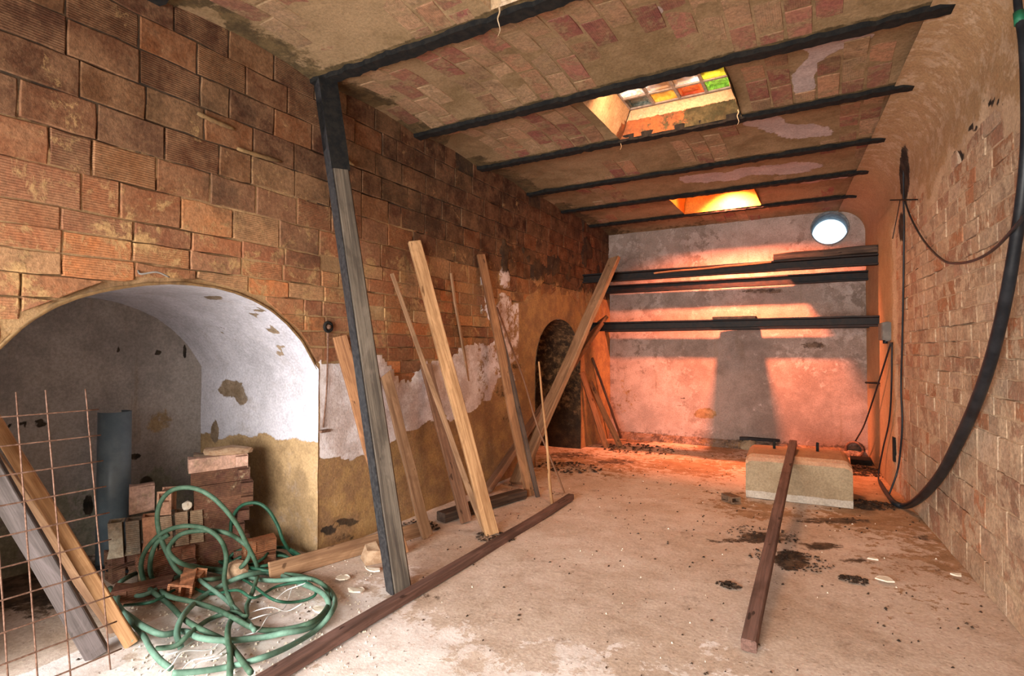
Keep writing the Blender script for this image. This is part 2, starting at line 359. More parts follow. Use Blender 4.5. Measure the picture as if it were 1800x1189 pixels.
def nb(y, z):
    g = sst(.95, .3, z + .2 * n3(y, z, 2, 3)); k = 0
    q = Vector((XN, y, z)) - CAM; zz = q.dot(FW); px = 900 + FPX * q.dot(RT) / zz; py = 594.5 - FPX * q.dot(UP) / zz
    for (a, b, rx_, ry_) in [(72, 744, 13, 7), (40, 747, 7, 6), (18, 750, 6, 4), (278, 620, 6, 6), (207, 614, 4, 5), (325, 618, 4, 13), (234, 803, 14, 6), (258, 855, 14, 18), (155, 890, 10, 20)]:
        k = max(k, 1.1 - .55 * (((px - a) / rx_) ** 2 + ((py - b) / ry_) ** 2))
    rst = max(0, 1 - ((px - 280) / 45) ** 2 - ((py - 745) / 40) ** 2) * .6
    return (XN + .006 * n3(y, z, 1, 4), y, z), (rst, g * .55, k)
us = lin(NY0 - .02, NY1 + .02, 80)
v, f, c = grid(us, lambda y: lin(-.02, (niche_top(min(max(y, NY0), NY1)) or NSP) + .02, 60), nb)
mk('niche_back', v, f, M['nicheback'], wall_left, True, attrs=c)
# thin broken render ring round the arch mouth
v, f = [], []
rp = [(NY1 + .0, NSP - .0)] + [(y, niche_top(y)) for y in lin(NY1, NY0, 50)[1:-1]]
for i, (y, z) in enumerate(rp):
    cy, cz = 1.63, .9; d = Vector((y - cy, z - cz)).normalized(); w_ = .012 + .010 * n3(y, z, 0, 9)
    v += [(XL + .004, y - d.x * .004, z - d.y * .004), (XL + .010, y + d.x * .006, z + d.y * .006), (XL + .006, y + d.x * w_, z + d.y * w_), (XL - .02, y + d.x * w_, z + d.y * w_)]
for i in range(len(rp) - 1):
    for k in range(3): a = i * 4 + k; f.append((a, a + 1, a + 5, a + 4))
M['core'] = plain('ochre_core', (.19, .115, .05), (.11, .065, .03), .95, 0, 20, .8)
mk('arch_edge', v, f, M['core'], wall_left, True)
# arched doorway recess; its deep shade is put into the coat weights
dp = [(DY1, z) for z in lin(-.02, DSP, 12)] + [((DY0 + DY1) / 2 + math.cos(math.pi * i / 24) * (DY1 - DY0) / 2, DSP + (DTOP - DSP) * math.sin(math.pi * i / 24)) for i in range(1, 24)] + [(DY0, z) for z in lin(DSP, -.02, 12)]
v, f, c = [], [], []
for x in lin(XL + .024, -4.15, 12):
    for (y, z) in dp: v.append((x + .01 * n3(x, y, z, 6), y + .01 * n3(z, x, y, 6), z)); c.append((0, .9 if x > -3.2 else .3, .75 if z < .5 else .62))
for i in range(11):
    for j in range(len(dp) - 1): a = i * len(dp) + j; f.append((a, a + 1, a + len(dp) + 1, a + len(dp)))
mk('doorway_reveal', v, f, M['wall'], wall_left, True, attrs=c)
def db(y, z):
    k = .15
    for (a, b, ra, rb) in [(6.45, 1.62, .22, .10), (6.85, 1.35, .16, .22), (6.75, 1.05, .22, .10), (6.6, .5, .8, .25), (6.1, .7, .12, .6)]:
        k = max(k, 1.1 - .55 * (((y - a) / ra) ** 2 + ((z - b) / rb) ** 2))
    return (-4.14, y, z), (.2, .4, min(1, k + .28))  # dark blotches plus an even lift that paints in the recess's shade
v, f, c = grid(lin(DY0 - .02, DY1 + .02, 30), lambda y: lin(-.02, DTOP + .02, 40), db)
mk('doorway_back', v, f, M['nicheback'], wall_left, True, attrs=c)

# ------------------------------------------------------------------ brick laying
def clip(P, n, d):
    out = []
    for i in range(len(P)):
        a, b = P[i], P[(i + 1) % len(P)]; da = a[0] * n[0] + a[1] * n[1] - d; db_ = b[0] * n[0] + b[1] * n[1] - d
        if da >= 0: out.append(a)
        if (da > 0) != (db_ > 0) and abs(da - db_) > 1e-9:
            t = da / (da - db_); out.append((a[0] + (b[0] - a[0]) * t, a[1] + (b[1] - a[1]) * t))
    return out
def brick_geo(P, fr, dep, rough=.004):
    """P polygon in (u,z); fr(u,z,out) -> world"""
    n = len(P); cu = sum(p[0] for p in P) / n; cz = sum(p[1] for p in P) / n; v = []
    tilt = U(-1, 1) * .010; tz = U(-1, 1) * .02
    for (u, z) in P: v.append(fr(u, z, -.02))
    for (u, z) in P: v.append(fr(u, z, dep - .004 + (u - cu) * tilt + (z - cz) * tz))
    for (u, z) in P:
        k = .006; du, dz = cu - u, cz - z; L = math.hypot(du, dz) or 1
        v.append(fr(u + du / L * k, z + dz / L * k, dep + (u - cu) * tilt + (z - cz) * tz))
    f = [tuple(range(2 * n, 3 * n))]
    for i in range(n):
        j = (i + 1) % n; f.append((i, j, n + j, n + i)); f.append((n + i, n + j, 2 * n + j, 2 * n + i))
    return v, f
def rag(a, b, z0, z1, j):
    w_ = b - a
    return [(a + U(0, j) * .7, z0 + U(-j, j)), (a + w_ * .35, z0 + U(-j, j)), (a + w_ * .7, z0 + U(-j, j)), (b - U(0, j) * .7, z0 + U(-j, j)),
            (b + U(-j, j) * .6, (z0 + z1) / 2), (b - U(0, j) * .7, z1 + U(-j, j)), (a + w_ * .6, z1 + U(-j, j)), (a + w_ * .3, z1 + U(-j, j)), (a + U(0, j) * .7, z1 + U(-j, j)), (a + U(-j, j) * .6, (z0 + z1) / 2)]
def lay(bricks, fr, mat, parent, limit, pname='brick', depf=lambda u, z: .010, near=lambda u, z: u):
    bricks.sort(key=lambda b: near(b[1], b[2])); mbx = MB(); k = 0
    for (P, u, z, colr) in bricks:
        v, f = brick_geo(P, fr, depf(u, z) + U(-.003, .003))
        if k < limit: mk(pname, v, f, mat, parent, col=colr)
        else: mbx.add(v, f, colr)
        k += 1
    if mbx.v: stuff(mbx.build(pname + '_courses', mat, parent))
LC = [(.22, .085, .038), (.27, .12, .05), (.17, .066, .033), (.30, .165, .08), (.24, .10, .045), (.20, .095, .05), (.34, .125, .045)]
ledges = []; z = 1.0
while z < 1.98: ledges.append(z); z += .106
while z < ZC + .1: ledges.append(z); z += .178
bl = []
for r, z0 in enumerate(ledges[:-1]):
    z1 = ledges[r + 1] - .007; hh = z1 - z0; u = -.5 - (.15 if r % 2 else 0) + U(-.05, .05)
    while u < YB:
        L = U(.29, .32) if R() > .12 else U(.15, .22); a, b = u + .003, u + L - .003; u += L
        if b < -.2 or a > YB: continue
        b = min(b, YB); cu, cz = (a + b) / 2, (z0 + z1) / 2
        if R() < .02 and cz > 1.5: continue
        if plaster_left(cu, cz) > .5 and plaster_left(a + .02, cz) > .5 and plaster_left(b - .02, cz) > .3: continue
        dz = .005
        P = rag(a, b, z0, z1, .005)
        for (topf, A0, A1, cy) in ((niche_top, NY0, NY1, 1.63), (door_top, DY0, DY1, 6.58)):
            if b > A0 - .06 and a < A1 + .06 and P:
                bz = 1.30 if topf is niche_top else 1.2
                if cz < bz and A0 < cu < A1: P = []; break
                if cz < bz:
                    if cu <= A0: P = clip(P, (-1, 0), -(A0 - .01))
                    else: P = clip(P, (1, 0), A1 + .01)
                    continue
                yy = min(max(cu, A0 + .03), A1 - .03)
                best = min(lin(A0 + .02, A1 - .02, 60), key=lambda y: (y - cu) ** 2 + (topf(y) - cz) ** 2)
                e = .01; t = Vector((2 * e, topf(best + e) - topf(best - e))).normalized(); n = (-t.y, t.x)
                if n[1] < 0: n = (-n[0], -n[1])
                P = clip(P, n, best * n[0] + topf(best) * n[1] + .03)
        if len(P) < 3: continue
        area_ = abs(sum(P[i][0] * P[(i + 1) % len(P)][1] - P[(i + 1) % len(P)][0] * P[i][1] for i in range(len(P)))) / 2
        if area_ < .002: continue
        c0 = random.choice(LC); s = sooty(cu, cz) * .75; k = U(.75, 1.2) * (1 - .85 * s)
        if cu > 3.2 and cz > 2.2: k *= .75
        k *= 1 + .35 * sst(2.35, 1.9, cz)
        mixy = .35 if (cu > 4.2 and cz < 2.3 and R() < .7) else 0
        c0 = [c0[i] * (1 - mixy) + (.30, .18, .075)[i] * mixy for i in range(3)]
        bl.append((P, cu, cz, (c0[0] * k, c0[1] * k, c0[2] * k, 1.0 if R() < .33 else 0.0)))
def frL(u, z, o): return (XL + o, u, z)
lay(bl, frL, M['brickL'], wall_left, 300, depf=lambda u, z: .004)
# exposed hollow pockets where brick faces have broken away
pk = MB()
for (px0, py0, px1, py1) in [(335, 205, 405, 235), (418, 255, 495, 290), (420, 215, 490, 245)]:
    a, b = Lw(px0, py0), Lw(px1, py1); zc_ = (a.z + b.z) / 2
    pass
broken = [(345, 200, 410, 228), (415, 262, 492, 285), (590, 270, 622, 292), (1012, 545, 1022, 575), (1150 - 245, 455, 918, 470)]
for (px0, py0, px1, py1) in broken[:3]:
    a, b = Lw(px0, py0), Lw(px1, py1); pts = [(XL + .012, a.y, a.z), (XL + .016, (a.y + b.y) / 2, (a.z + b.z) / 2 - .005), (XL + .012, b.y, b.z)]
    MB().tube(spline(pts, 4), [.010, .014, .012, .016, .012, .015, .013, .011, .008], 8).build('broken_brick_core', M['core'], wall_left, True)
mk('girder_pocket', *(lambda m: (m.v, m.f))(MB().box(XL - .01, XL + .006, 7.30, 7.44, 1.66, 1.86)), M['iron'], wall_left)

# ------------------------------------------------------------------ right wall
def right_fn(y, z):
    far = sst(6.55, 6.75, y + .05 * n3(y, z, 0, 6)); top = sst(2.55, 2.75, z + .25 * n3(y, z, 2, 1.6) + .1 * n3(y, z, 6, 6)); p = max(far, top)
    cov = max(0, z - (ZC - .30)); ins = .30 - math.sqrt(max(0, .30 ** 2 - cov ** 2)) if cov > 0 else 0
    pil = .015 * sst(7.56, 7.53, y) * sst(6.55, 6.7, y) * (1 if z < 2.85 else 0)
    x = rx(y) + .0015 - .0155 * p - ins - pil + .003 * n3(y, z, 0, 2.5) + .02 * (1 - p) * sst(.18, .36, n3(y, z * 2.2, 6, 2.6) + .25 * n3(y, z, 2, 11))
    k = 0
    q = Vector((x, y, z)) - CAM; zz = max(.05, q.dot(FW)); px = 900 + FPX * q.dot(RT) / zz; py = 594.5 - FPX * q.dot(UP) / zz
    for (a, b, rx_, ry_) in [(1590, 305, 9, 52), (1685, 275, 11, 11), (1710, 225, 12, 6), (1684, 305, 4, 7), (1745, 180, 22, 5), (1585, 400, 6, 25), (1612, 480, 4, 10)]:
        k = max(k, 1.1 - .55 * (((px - a) / rx_) ** 2 + ((py - b) / ry_) ** 2))
    return (x, y, z), (.35 * (1 - far), .9 * far + .55 * top, k)
wall_right = empty('wall_right'); struct(wall_right); mb = MB()
addgrid(lin(-2.2, YB + .05, 200), lambda y: lin(-.02, ZC - .31, 90) + [ZC - .30 + .30 * math.sin(math.pi / 2 * k / 12) for k in range(13)], right_fn, mb)
mb.f = [q[::-1] for q in mb.f]; mb.build('render_coat', M['right'], wall_right, True)
RC = [(.36, .21, .14), (.42, .27, .175), (.31, .165, .11), (.46, .32, .22), (.40, .285, .205), (.38, .17, .09), (.49, .37, .27), (.44, .30, .2)]
edges = []; z = .0
while z < .85: edges.append(z); z += .188
while z < ZC - .2: edges.append(z); z += .104
br = []
for r, z0 in enumerate(edges[:-1]):
    z1 = edges[r + 1] - .007; u = 2.0 - (.14 if r % 2 else 0) + U(-.04, .04)
    while u < 7.0:
        L = (U(.27, .31) if R() > .2 else U(.13, .2)) * (1.15 if z0 < .85 else 1); a, b = u + .003, u + L - .003; u += L
        cu, cz = (a + b) / 2, (z0 + z1) / 2
        if b < 2.9: continue
        (_, _, _), w3 = right_fn(cu, cz)
        far = sst(6.55, 6.75, cu + .05 * n3(cu, cz, 0, 6)); top = sst(2.55, 2.75, cz + .25 * n3(cu, cz, 2, 1.6) + .1 * n3(cu, cz, 6, 6))
        if max(far, top) > .5 or w3[2] > .6: continue
        P = rag(a, b, z0, z1, .0045)
        c0 = random.choice(RC); k = U(.85, 1.12); br.append((P, cu, cz, (c0[0] * k, c0[1] * k, c0[2] * k, 0.0 if R() < .8 else .6)))
def frR(u, z, o): return (rx(u) - o, u, z)
def brick_geo_flip(v, f): return v, [q[::-1] for q in f]
lay(br, frR, M['brickR'], wall_right, 300, depf=lambda u, z: .0025)

# ------------------------------------------------------------------ back wall with round pipe opening
HC = Bk(1458, 402, YB); HR = .212
def back_fn(x, z):
    q = Vector((x, YB, z)) - CAM; zz = q.dot(FW); px = 900 + FPX * q.dot(RT) / zz; py = 594.5 - FPX * q.dot(UP) / zz
    k = 0
    for (a, b, rx_, ry_) in [(1430, 607, 26, 8), (1345, 512, 60, 6), (1100, 768, 90, 10), (1300, 782, 120, 12), (1480, 795, 80, 18), (1200, 700, 6, 3), (1180, 715, 40, 2)]:
        k = max(k, (.95 - .5 * (((px - a) / rx_) ** 2 + ((py - b) / ry_) ** 2)))
    g = max(0, .9 - ((px - 1240) / 28) ** 2 - ((py - 727) / 14) ** 2) + .35 * max(0, n3(x, z, 4, 1.4)) + .25 * (x < -2.4)
    return (x, YB + .008 * n3(x, z, 1, 3), z), (.45 + .4 * n3(x, z, 7, .9), g, k * .8 + .5 * sst(.12, 0, z))
wall_back = empty('wall_back'); struct(wall_back); mb = MB()
x0, x1 = -3.2, .75
hx0, hx1, hz0, hz1 = HC.x - .3, HC.x + .3, HC.z - .3, min(HC.z + .3, ZC + .14)
addgrid(lin(x0, hx0, 70), lambda x: lin(-.02, ZC + .15, 90), back_fn, mb)
addgrid(lin(hx0, hx1, 14), lambda x: lin(-.02, hz0, 70), back_fn, mb)
addgrid(lin(hx0, hx1, 14), lambda x: lin(hz1, ZC + .15, 4), back_fn, mb)
addgrid(lin(hx1, x1, 14), lambda x: lin(-.02, ZC + .15, 90), back_fn, mb)
NS = 48; ring = []
for i in range(NS):
    a = 2 * math.pi * i / NS; ca, sa = math.cos(a), math.sin(a)
    s = min((.3 / abs(ca)) if abs(ca) > 1e-6 else 9, ((hz1 - HC.z if sa > 0 else .3) / abs(sa)) if abs(sa) > 1e-6 else 9)
    for rr in (HR, s): p, at_ = back_fn(HC.x + ca * rr, HC.z + sa * rr); ring.append((p, at_))
n = len(mb.v); mb.v += [p for p, _ in ring]; mb.c += [a for _, a in ring]
mb.f += [(n + 2 * i, n + 2 * ((i + 1) % NS), n + 2 * ((i + 1) % NS) + 1, n + 2 * i + 1) for i in range(NS)]
mb.build('render_coat', M['back'], wall_back, True)
v, f = [], []
for y in (YB - .03, YB + .12, YB + .28, YB + .44):
    for i in range(NS): a = 2 * math.pi * i / NS; v.append((HC.x + math.cos(a) * HR, y, HC.z + math.sin(a) * HR))
for y in (YB + .44, YB - .03):
    for i in range(NS): a = 2 * math.pi * i / NS; v.append((HC.x + math.cos(a) * (HR + .016), y, HC.z + math.sin(a) * (HR + .016)))
for k in range(5):
    for i in range(NS): j = (i + 1) % NS; f.append((k * NS + i, k * NS + j, (k + 1) * NS + j, (k + 1) * NS + i))
for i in range(NS): j = (i + 1) % NS; f.append((5 * NS + i, 5 * NS + j, j, i))
M['pipeconc'] = plain('cement_pipe', (.10, .115, .125), (.20, .23, .24), .9, 0, 14, .6)
struct(mk('window_4', v, f, M['pipeconc'], None, True))
# outer thickness so nothing but the pipe lets sky in
ob = MB(); ob.box(x0 - .2, HC.x - .24, YB + .02, YB + .4, 0, ZC + .5); ob.box(HC.x + .24, x1 + .3, YB + .02, YB + .4, 0, ZC + .5)
ob.box(HC.x - .24, HC.x + .24, YB + .02, YB + .4, 0, HC.z - .24); ob.box(HC.x - .24, HC.x + .24, YB + .02, YB + .4, HC.z + .24, ZC + .5)
ob.build('outer_masonry', M['conc'], wall_back)
bb = MB(); bb.add([p for x in lin(-3.05, .5, 30) for p in [(x, YB - .001, .10 + .015 * n3(x, 0, 0, 5)), (x, YB - .05 - .02 * n3(x, 3, 0, 4), .07), (x, YB - .09 - .03 * n3(x, 5, 0, 4), -.01)]],
                  [(i * 3 + k, i * 3 + k + 3, i * 3 + k + 4, i * 3 + k + 1) for i in range(29) for k in range(2)])
bb.c = [(.2, .5, .6)] * len(bb.v); bb.build('footing', M['back'], wall_back, True)

# rear wall behind the camera with the big doorway the daylight comes through
rw_ = MB(); rw_.box(-3.3, -3.0, -2.4, -2.2, 0, 3.4); rw_.box(.95, 1.5, -2.4, -2.2, 0, 3.4); rw_.box(-3.0, .95, -2.4, -2.2, 2.3, 3.4)
struct(rw_.build('wall_rear', M['conc']))
# outer shells so that no sky leaks in
sh = MB(); sh.box(-4.9, -4.45, -2.4, 9, 0, 3.9); sh.box(-4.5, -3.2, .30, .58, 0, 3.6); sh.box(-4.5, -3.2, 2.68, 2.9, 0, 3.6); sh.build('outer_masonry', M['conc'], wall_left)
sh = MB(); sh.box(1.35, 1.6, -2.4, 9, 0, 3.9); sh.build('outer_masonry', M['conc'], wall_right)

# ------------------------------------------------------------------ floor
BL = [(1345, 945, 60, 14, .8), (1390, 985, 40, 20, .9), (1440, 960, 60, 10, .7), (1500, 985, 40, 9, .6), (1285, 950, 60, 8, .55), (1470, 915, 90, 8, .7), (1530, 890, 30, 9, .95), (1575, 1045, 30, 6, .5), (1280, 1030, 18, 6, .7),
      (1080, 812, 60, 8, .6), (1000, 800, 70, 9, .6), (1130, 775, 90, 6, .6), (1380, 1070, 30, 5, .4), (730, 930, 60, 10, .35), (870, 945, 60, 6, .5), (760, 1050, 60, 10, .45), (80, 1000, 110, 60, .9), (30, 1010, 150, 75, .95), (110, 960, 60, 60, .8), (60, 1060, 90, 40, .6), (300, 1000, 150, 30, .5), (860, 905, 30, 6, .5), (1620, 945, 30, 10, .5), (1410, 1100, 20, 5, .3), (1640, 1000, 60, 14, .45)]
def floor_fn(x, y):
    q = Vector((x, y, 0)) - CAM; zz = q.dot(FW); k = 0; wgt = .2; px = py = 0
    if zz > .3:
        px = 900 + FPX * q.dot(RT) / zz; py = 594.5 - FPX * q.dot(UP) / zz
        for (a, b, rx_, ry_, s) in BL: k = max(k, s * 1.15 * max(0, 1 - .7 * (((px - a) / rx_) ** 2 + ((py - b) / ry_) ** 2)))
    wgt = sst(3.9, 1.2, y + .7 * n3(x, y, 0, 1.1)) * .75 + .25 * n3(x, y, 3, 1.8)
    if x < -3.05: wgt = .25 - .2 * n3(x, y, 2, 2)
    och = .45 * sst(3.6, 6.6, y + n3(x, y, 5, 1.0)) + .38 * max(0, n3(x, y, 8, 1.2)) + .3 * sst(.9, .5, rx(y) - x) * (y > 3)
    hgt = .006 * n3(x, y, 0, 1.8) + .003 * n3(x, y, 0, 7)
    return (x, y, hgt - .004), (wgt, och, k)
v, f, c = grid(lin(-4.5, 1.4, 150), lambda x: lin(-2.3, YB + .06, 250), floor_fn)
floor = struct(mk('floor', v, f, M['floor'], None, True, attrs=c))

# ------------------------------------------------------------------ ceiling: jack arches between iron beams
BY = [-2.0, -1.0, 0.02, 1.50, 2.598, 3.695, 4.678, 5.736, 6.697, 7.684, 8.60]
BY = [-2.4, -1.4, -.45, .50, 1.53, 2.598, 3.695, 4.678, 5.736, 6.697, 7.684, 8.60]
RISE = .05
OPEN = [(-1.56, -.60, 1.66, 2.50), (-1.55, -.56, 3.76, 4.63), (-1.65, -.70, 6.76, 7.62)]
def vault_z(y):
    for a, b in zip(BY, BY[1:]):
        if a <= y <= b: t = (y - a) / (b - a); return ZC + RISE * 4 * t * (1 - t)
    return ZC
LILAC = [[(1405, 88), (1470, 62), (1545, 68), (1500, 90), (1450, 110), (1430, 165), (1395, 172), (1388, 150), (1425, 110)],
         [(1305, 218), (1370, 208), (1380, 228), (1470, 232), (1465, 245), (1400, 255), (1345, 240), (1305, 230)],
         [(1185, 320), (1420, 292), (1470, 300), (1350, 315), (1210, 332)], [(1400, 325), (1560, 303), (1500, 318), (1400, 332)],
         [(600, 200), (615, 185), (640, 215), (645, 240), (620, 245)], [(1142, 28), (1168, 25), (1165, 42), (1145, 45)]]
def ceil_fn(x, y):
    z = vault_z(y) + .006 * n3(x, y, 0, 5)
    q = Vector((x, y, ZC)) - CAM; zz = q.dot(FW); r = g = 0
    if zz > .3:
        px = 900 + FPX * q.dot(RT) / zz; py = 594.5 - FPX * q.dot(UP) / zz
        if y > .5:
            px += 7 * n3(x, y, 1, 5); py += 4 * n3(x, y, 9, 5)
            r = sum(any(inpoly(px + a_, py + b_, L) for L in LILAC) for a_, b_ in ((0, 0), (6, 2), (-6, 2), (3, -4), (-3, -4), (0, 5))) / 6
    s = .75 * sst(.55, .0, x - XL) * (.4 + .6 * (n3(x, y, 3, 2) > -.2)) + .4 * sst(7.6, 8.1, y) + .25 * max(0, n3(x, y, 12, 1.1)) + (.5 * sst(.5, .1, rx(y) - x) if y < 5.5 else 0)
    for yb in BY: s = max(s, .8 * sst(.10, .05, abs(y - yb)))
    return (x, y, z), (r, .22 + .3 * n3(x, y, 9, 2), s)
ceiling = empty('ceiling'); struct(ceiling); mb = MB()
for bi, (a, b) in enumerate(zip(BY, BY[1:])):
    op = [o for o in OPEN if a < o[2] < b]
    if not op:
        addgrid(lin(-3.2, 1.5, 170), lambda x: lin(a, b, 36), ceil_fn, mb)
    else:
        o = op[0]
        addgrid(lin(-3.2, o[0], 60), lambda x: lin(a, b, 36), ceil_fn, mb)
        addgrid(lin(o[1], 1.5, 80), lambda x: lin(a, b, 36), ceil_fn, mb)
        addgrid(lin(o[0], o[1], 28), lambda x: lin(a, o[2], 4), ceil_fn, mb)
        addgrid(lin(o[0], o[1], 28), lambda x: lin(o[3], b, 4), ceil_fn, mb)
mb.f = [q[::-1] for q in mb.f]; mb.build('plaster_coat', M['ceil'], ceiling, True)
# roof slab above (kept clear of the skylight shafts)
sl = MB(); cuts = sorted(OPEN, key=lambda o: o[2]); yprev = -2.6
for o in cuts:
    sl.box(-4.9, 1.6, yprev, o[2] - .06, ZC + .08, ZC + .5); sl.box(-4.9, o[0] - .06, o[2] - .06, o[3] + .06, ZC + .08, ZC + .5); sl.box(o[1] + .06, 1.6, o[2] - .06, o[3] + .06, ZC + .08, ZC + .5); yprev = o[3] + .06
sl.box(-4.9, 1.6, yprev, 9.0, ZC + .08, ZC + .5); sl.build('roof_slab', M['conc'], ceiling)
# iron beams, each a crusted flange
for yb in BY[3:-1]:
    v, f = [], []
    xs = lin(XL - .02, rx(yb) - .02, 110)
    for x in xs:
        wv = .048 * (1 - .0 * x) + .020 * n3(x * 6, yb, 0, 2.2) + .008 * n3(x * 20, yb, 4, 2); dz = .022 + .010 * n3(x * 6, yb, 3, 3)
        sh_ = .010 * n3(x, yb, 8, 3)
        v += [(x, yb - wv + sh_, ZC + .03), (x, yb - wv + sh_ + .006, ZC - dz), (x, yb + wv + sh_ - .006, ZC - dz), (x, yb + wv + sh_, ZC + .03)]
    for i in range(len(xs) - 1):
        for k in range(3): a = i * 4 + k; f.append((a, a + 4, a + 5, a + 1))
    f.append((0, 1, 2, 3)); e = (len(xs) - 1) * 4; f.append((e + 3, e + 2, e + 1, e))
    mk('beam', v, f, M['iron'], ceiling)
# bare ceiling bricks showing through the plaster
bc = []; CC = [(.24, .095, .07), (.30, .155, .09), (.20, .085, .06), (.32, .21, .125), (.33, .20, .12), (.20, .065, .055), (.30, .2, .12)]
for a, b in zip(BY[3:], BY[4:]):
    row = 0; x = -3.0
    while x < .9:
        wd = .148; y = a + .06 + (-.15 if row % 2 else 0) + U(-.02, .02)
        while y < b - .06:
            L = .295; y0, y1 = max(y, a + .06), min(y + L - .012, b - .06); y += L
            if y1 - y0 < .05: continue
            cx, cy = x + wd / 2, (y0 + y1) / 2
            if cx > rx(cy) - .3: continue
            if any(o[0] - .08 < cx < o[1] + .08 and o[2] - .02 < cy < o[3] + .1 and a < o[2] for o in OPEN): continue
            (_, _, _), w3 = ceil_fn(cx, cy)
            if w3[0] > .3 or w3[2] > .6: continue
            dens = n3(cx, cy, 20, 1.5) + .3 * n3(cx, cy, 31, 5) + (.25 if cy < 4.6 else -.2)
            if dens < .02 : continue
            P = [(x + .006, y0), (x + wd - .006, y0), (x + wd - .006 - U(0, .006), y1), (x + .006 + U(0, .006), y1)]
            c0 = random.choice(CC); k = U(.8, 1.15) * (1 if dens > .3 else 1.05); bc.append((P, cx, cy, (c0[0] * k, c0[1] * k, c0[2] * k, .8 if R() < .5 else 0)))
        x += wd; row += 1
def frC(u, y, o): return (u, y, vault_z(y) - o)
lay(bc, frC, M['brickC'], ceiling, 300, depf=lambda u, y: .0015, near=lambda u, y: y)

# skylights
def skylight(idx, o, top, cols, rows, mats, gx0, gx1, gy0, gy1, shaftcol, label_=None):
    win = empty('window_%d' % idx); struct(win)
    x0, x1, y0, y1 = o; m = MB(); N = 14
    def wallq(pa, pb, qa, qb):
        us = lin(0, 1, N); vs = lin(0, 1, 8); n0 = len(m.v)
        for s_ in us:
            for t_ in vs:
                lo = Vector(pa).lerp(Vector(pb), s_); hi = Vector(qa).lerp(Vector(qb), s_); p = lo.lerp(hi, t_)
                nz = .018 * n3(p.x, p.y, p.z, 9) * math.sin(math.pi * min(1, t_ + .15)); m.v.append((p.x + nz, p.y + nz, p.z)); m.c.append(shaftcol(p))
        for i in range(N - 1):
            for j in range(7): a = n0 + i * 8 + j; m.f.append((a, a + 8, a + 9, a + 1))
    zb = ZC - .002
    wallq((x0, y0, zb), (x1, y0, zb), (gx0, gy0, top), (gx1, gy0, top)); wallq((x1, y0, zb), (x1, y1, zb), (gx1, gy0, top), (gx1, gy1, top))
    wallq((x1, y1, zb), (x0, y1, zb), (gx1, gy1 + .02, top), (gx0, gy1 + .02, top)); wallq((x0, y1, zb), (x0, y0, zb), (gx0, gy1, top), (gx0, gy0, top))
    m.build('shaft', M['shaft_glow' if idx == 2 else 'shaft'], win, True)
    MB().box(x0 - .1, x1 + .1, y0 - .1, y1 + .1, top + .09, top + .16).build('cover_slab', M['conc'], win)
    cx, cy = (gx1 - gx0) / cols, (gy1 - gy0) / rows; g = .011
    fr = MB()
    for i in range(cols + 1): fr.box(gx0 + i * cx - g, gx0 + i * cx + g, gy0, gy1, top - .002, top + .09)
    for j in range(rows + 1): fr.box(gx0, gx1, gy0 + j * cy - g, gy0 + j * cy + g, top, top + .088)
    fr.build('mortar_grid', M['frame'], win)
    for j in range(rows):
        for i in range(cols):
            a0, a1, b0, b1 = gx0 + i * cx + g, gx0 + (i + 1) * cx - g, gy0 + j * cy + g, gy0 + (j + 1) * cy - g
            v = []; f = []
            for (ins, z) in ((0, top + .085), (0, top + .018), (.006, top + .008), (.022, top + .010), (.030, top + .022)):
                v += [(a0 + ins, b0 + ins, z), (a1 - ins, b0 + ins, z), (a1 - ins, b1 - ins, z), (a0 + ins, b1 - ins, z)]
            for k in range(4):
                for q in range(4): f.append((k * 4 + q, k * 4 + (q + 1) % 4, k * 4 + 4 + (q + 1) % 4, k * 4 + 4 + q))
            f.append((16, 17, 18, 19))
            mk('glass_block', v, f, M[mats[j][i]], win)
    return win
M['shaft_glow'] = surface('shaft_render_amber_glow_in_colour', (.62, .27, .05), (.48, .19, .035), ((.66, .36, .09), (.72, .38, .10), .2), ((.45, .16, .04), (.24, .10, .03), .3), ((.10, .05, .015), (.16, .08, .03)), edge=.6, bump=.9)  # shaft render in orange: the glow of the amber light is put into its colour
M['shaft'] = surface('shaft_render', (.50, .36, .22), (.38, .26, .15), ((.46, .34, .23), (.52, .40, .28), .2), ((.26, .085, .03), (.13, .06, .03), .3), ((.03, .03, .015), (.07, .06, .03)), edge=.8, bump=.9, mott=(.07, .035, .015), mlit=.0)
def sc1(p):
    if p.y > 4.55 and p.z < 3.38: return (.0, .85, .52 + .5 * sst(-1.1, -.8, p.x) - .3 * (p.x < -1.35))
    if p.y > 4.55: return (.4, .0, .0)
    return (.2, .1, .1)
W_, Y_, A_, R_, G_, D_, H_ = 'g_white', 'g_yellow', 'g_amber', 'g_red', 'g_green', 'g_dull', 'g_hot'
skylight(1, OPEN[1], 3.47, 4, 4, [[A_, W_, W_, R_], [W_, Y_, A_, W_], [W_, W_, W_, Y_], [D_, A_, R_, G_]], -1.45, -.60, 3.78, 4.60, sc1)
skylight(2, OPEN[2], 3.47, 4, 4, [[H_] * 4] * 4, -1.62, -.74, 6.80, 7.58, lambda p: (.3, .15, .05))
skylight(3, OPEN[0], 3.47, 4, 4, [[W_, W_, A_, W_]] * 4, -1.52, -.64, 1.70, 2.46, lambda p: (.4, .1, .05))
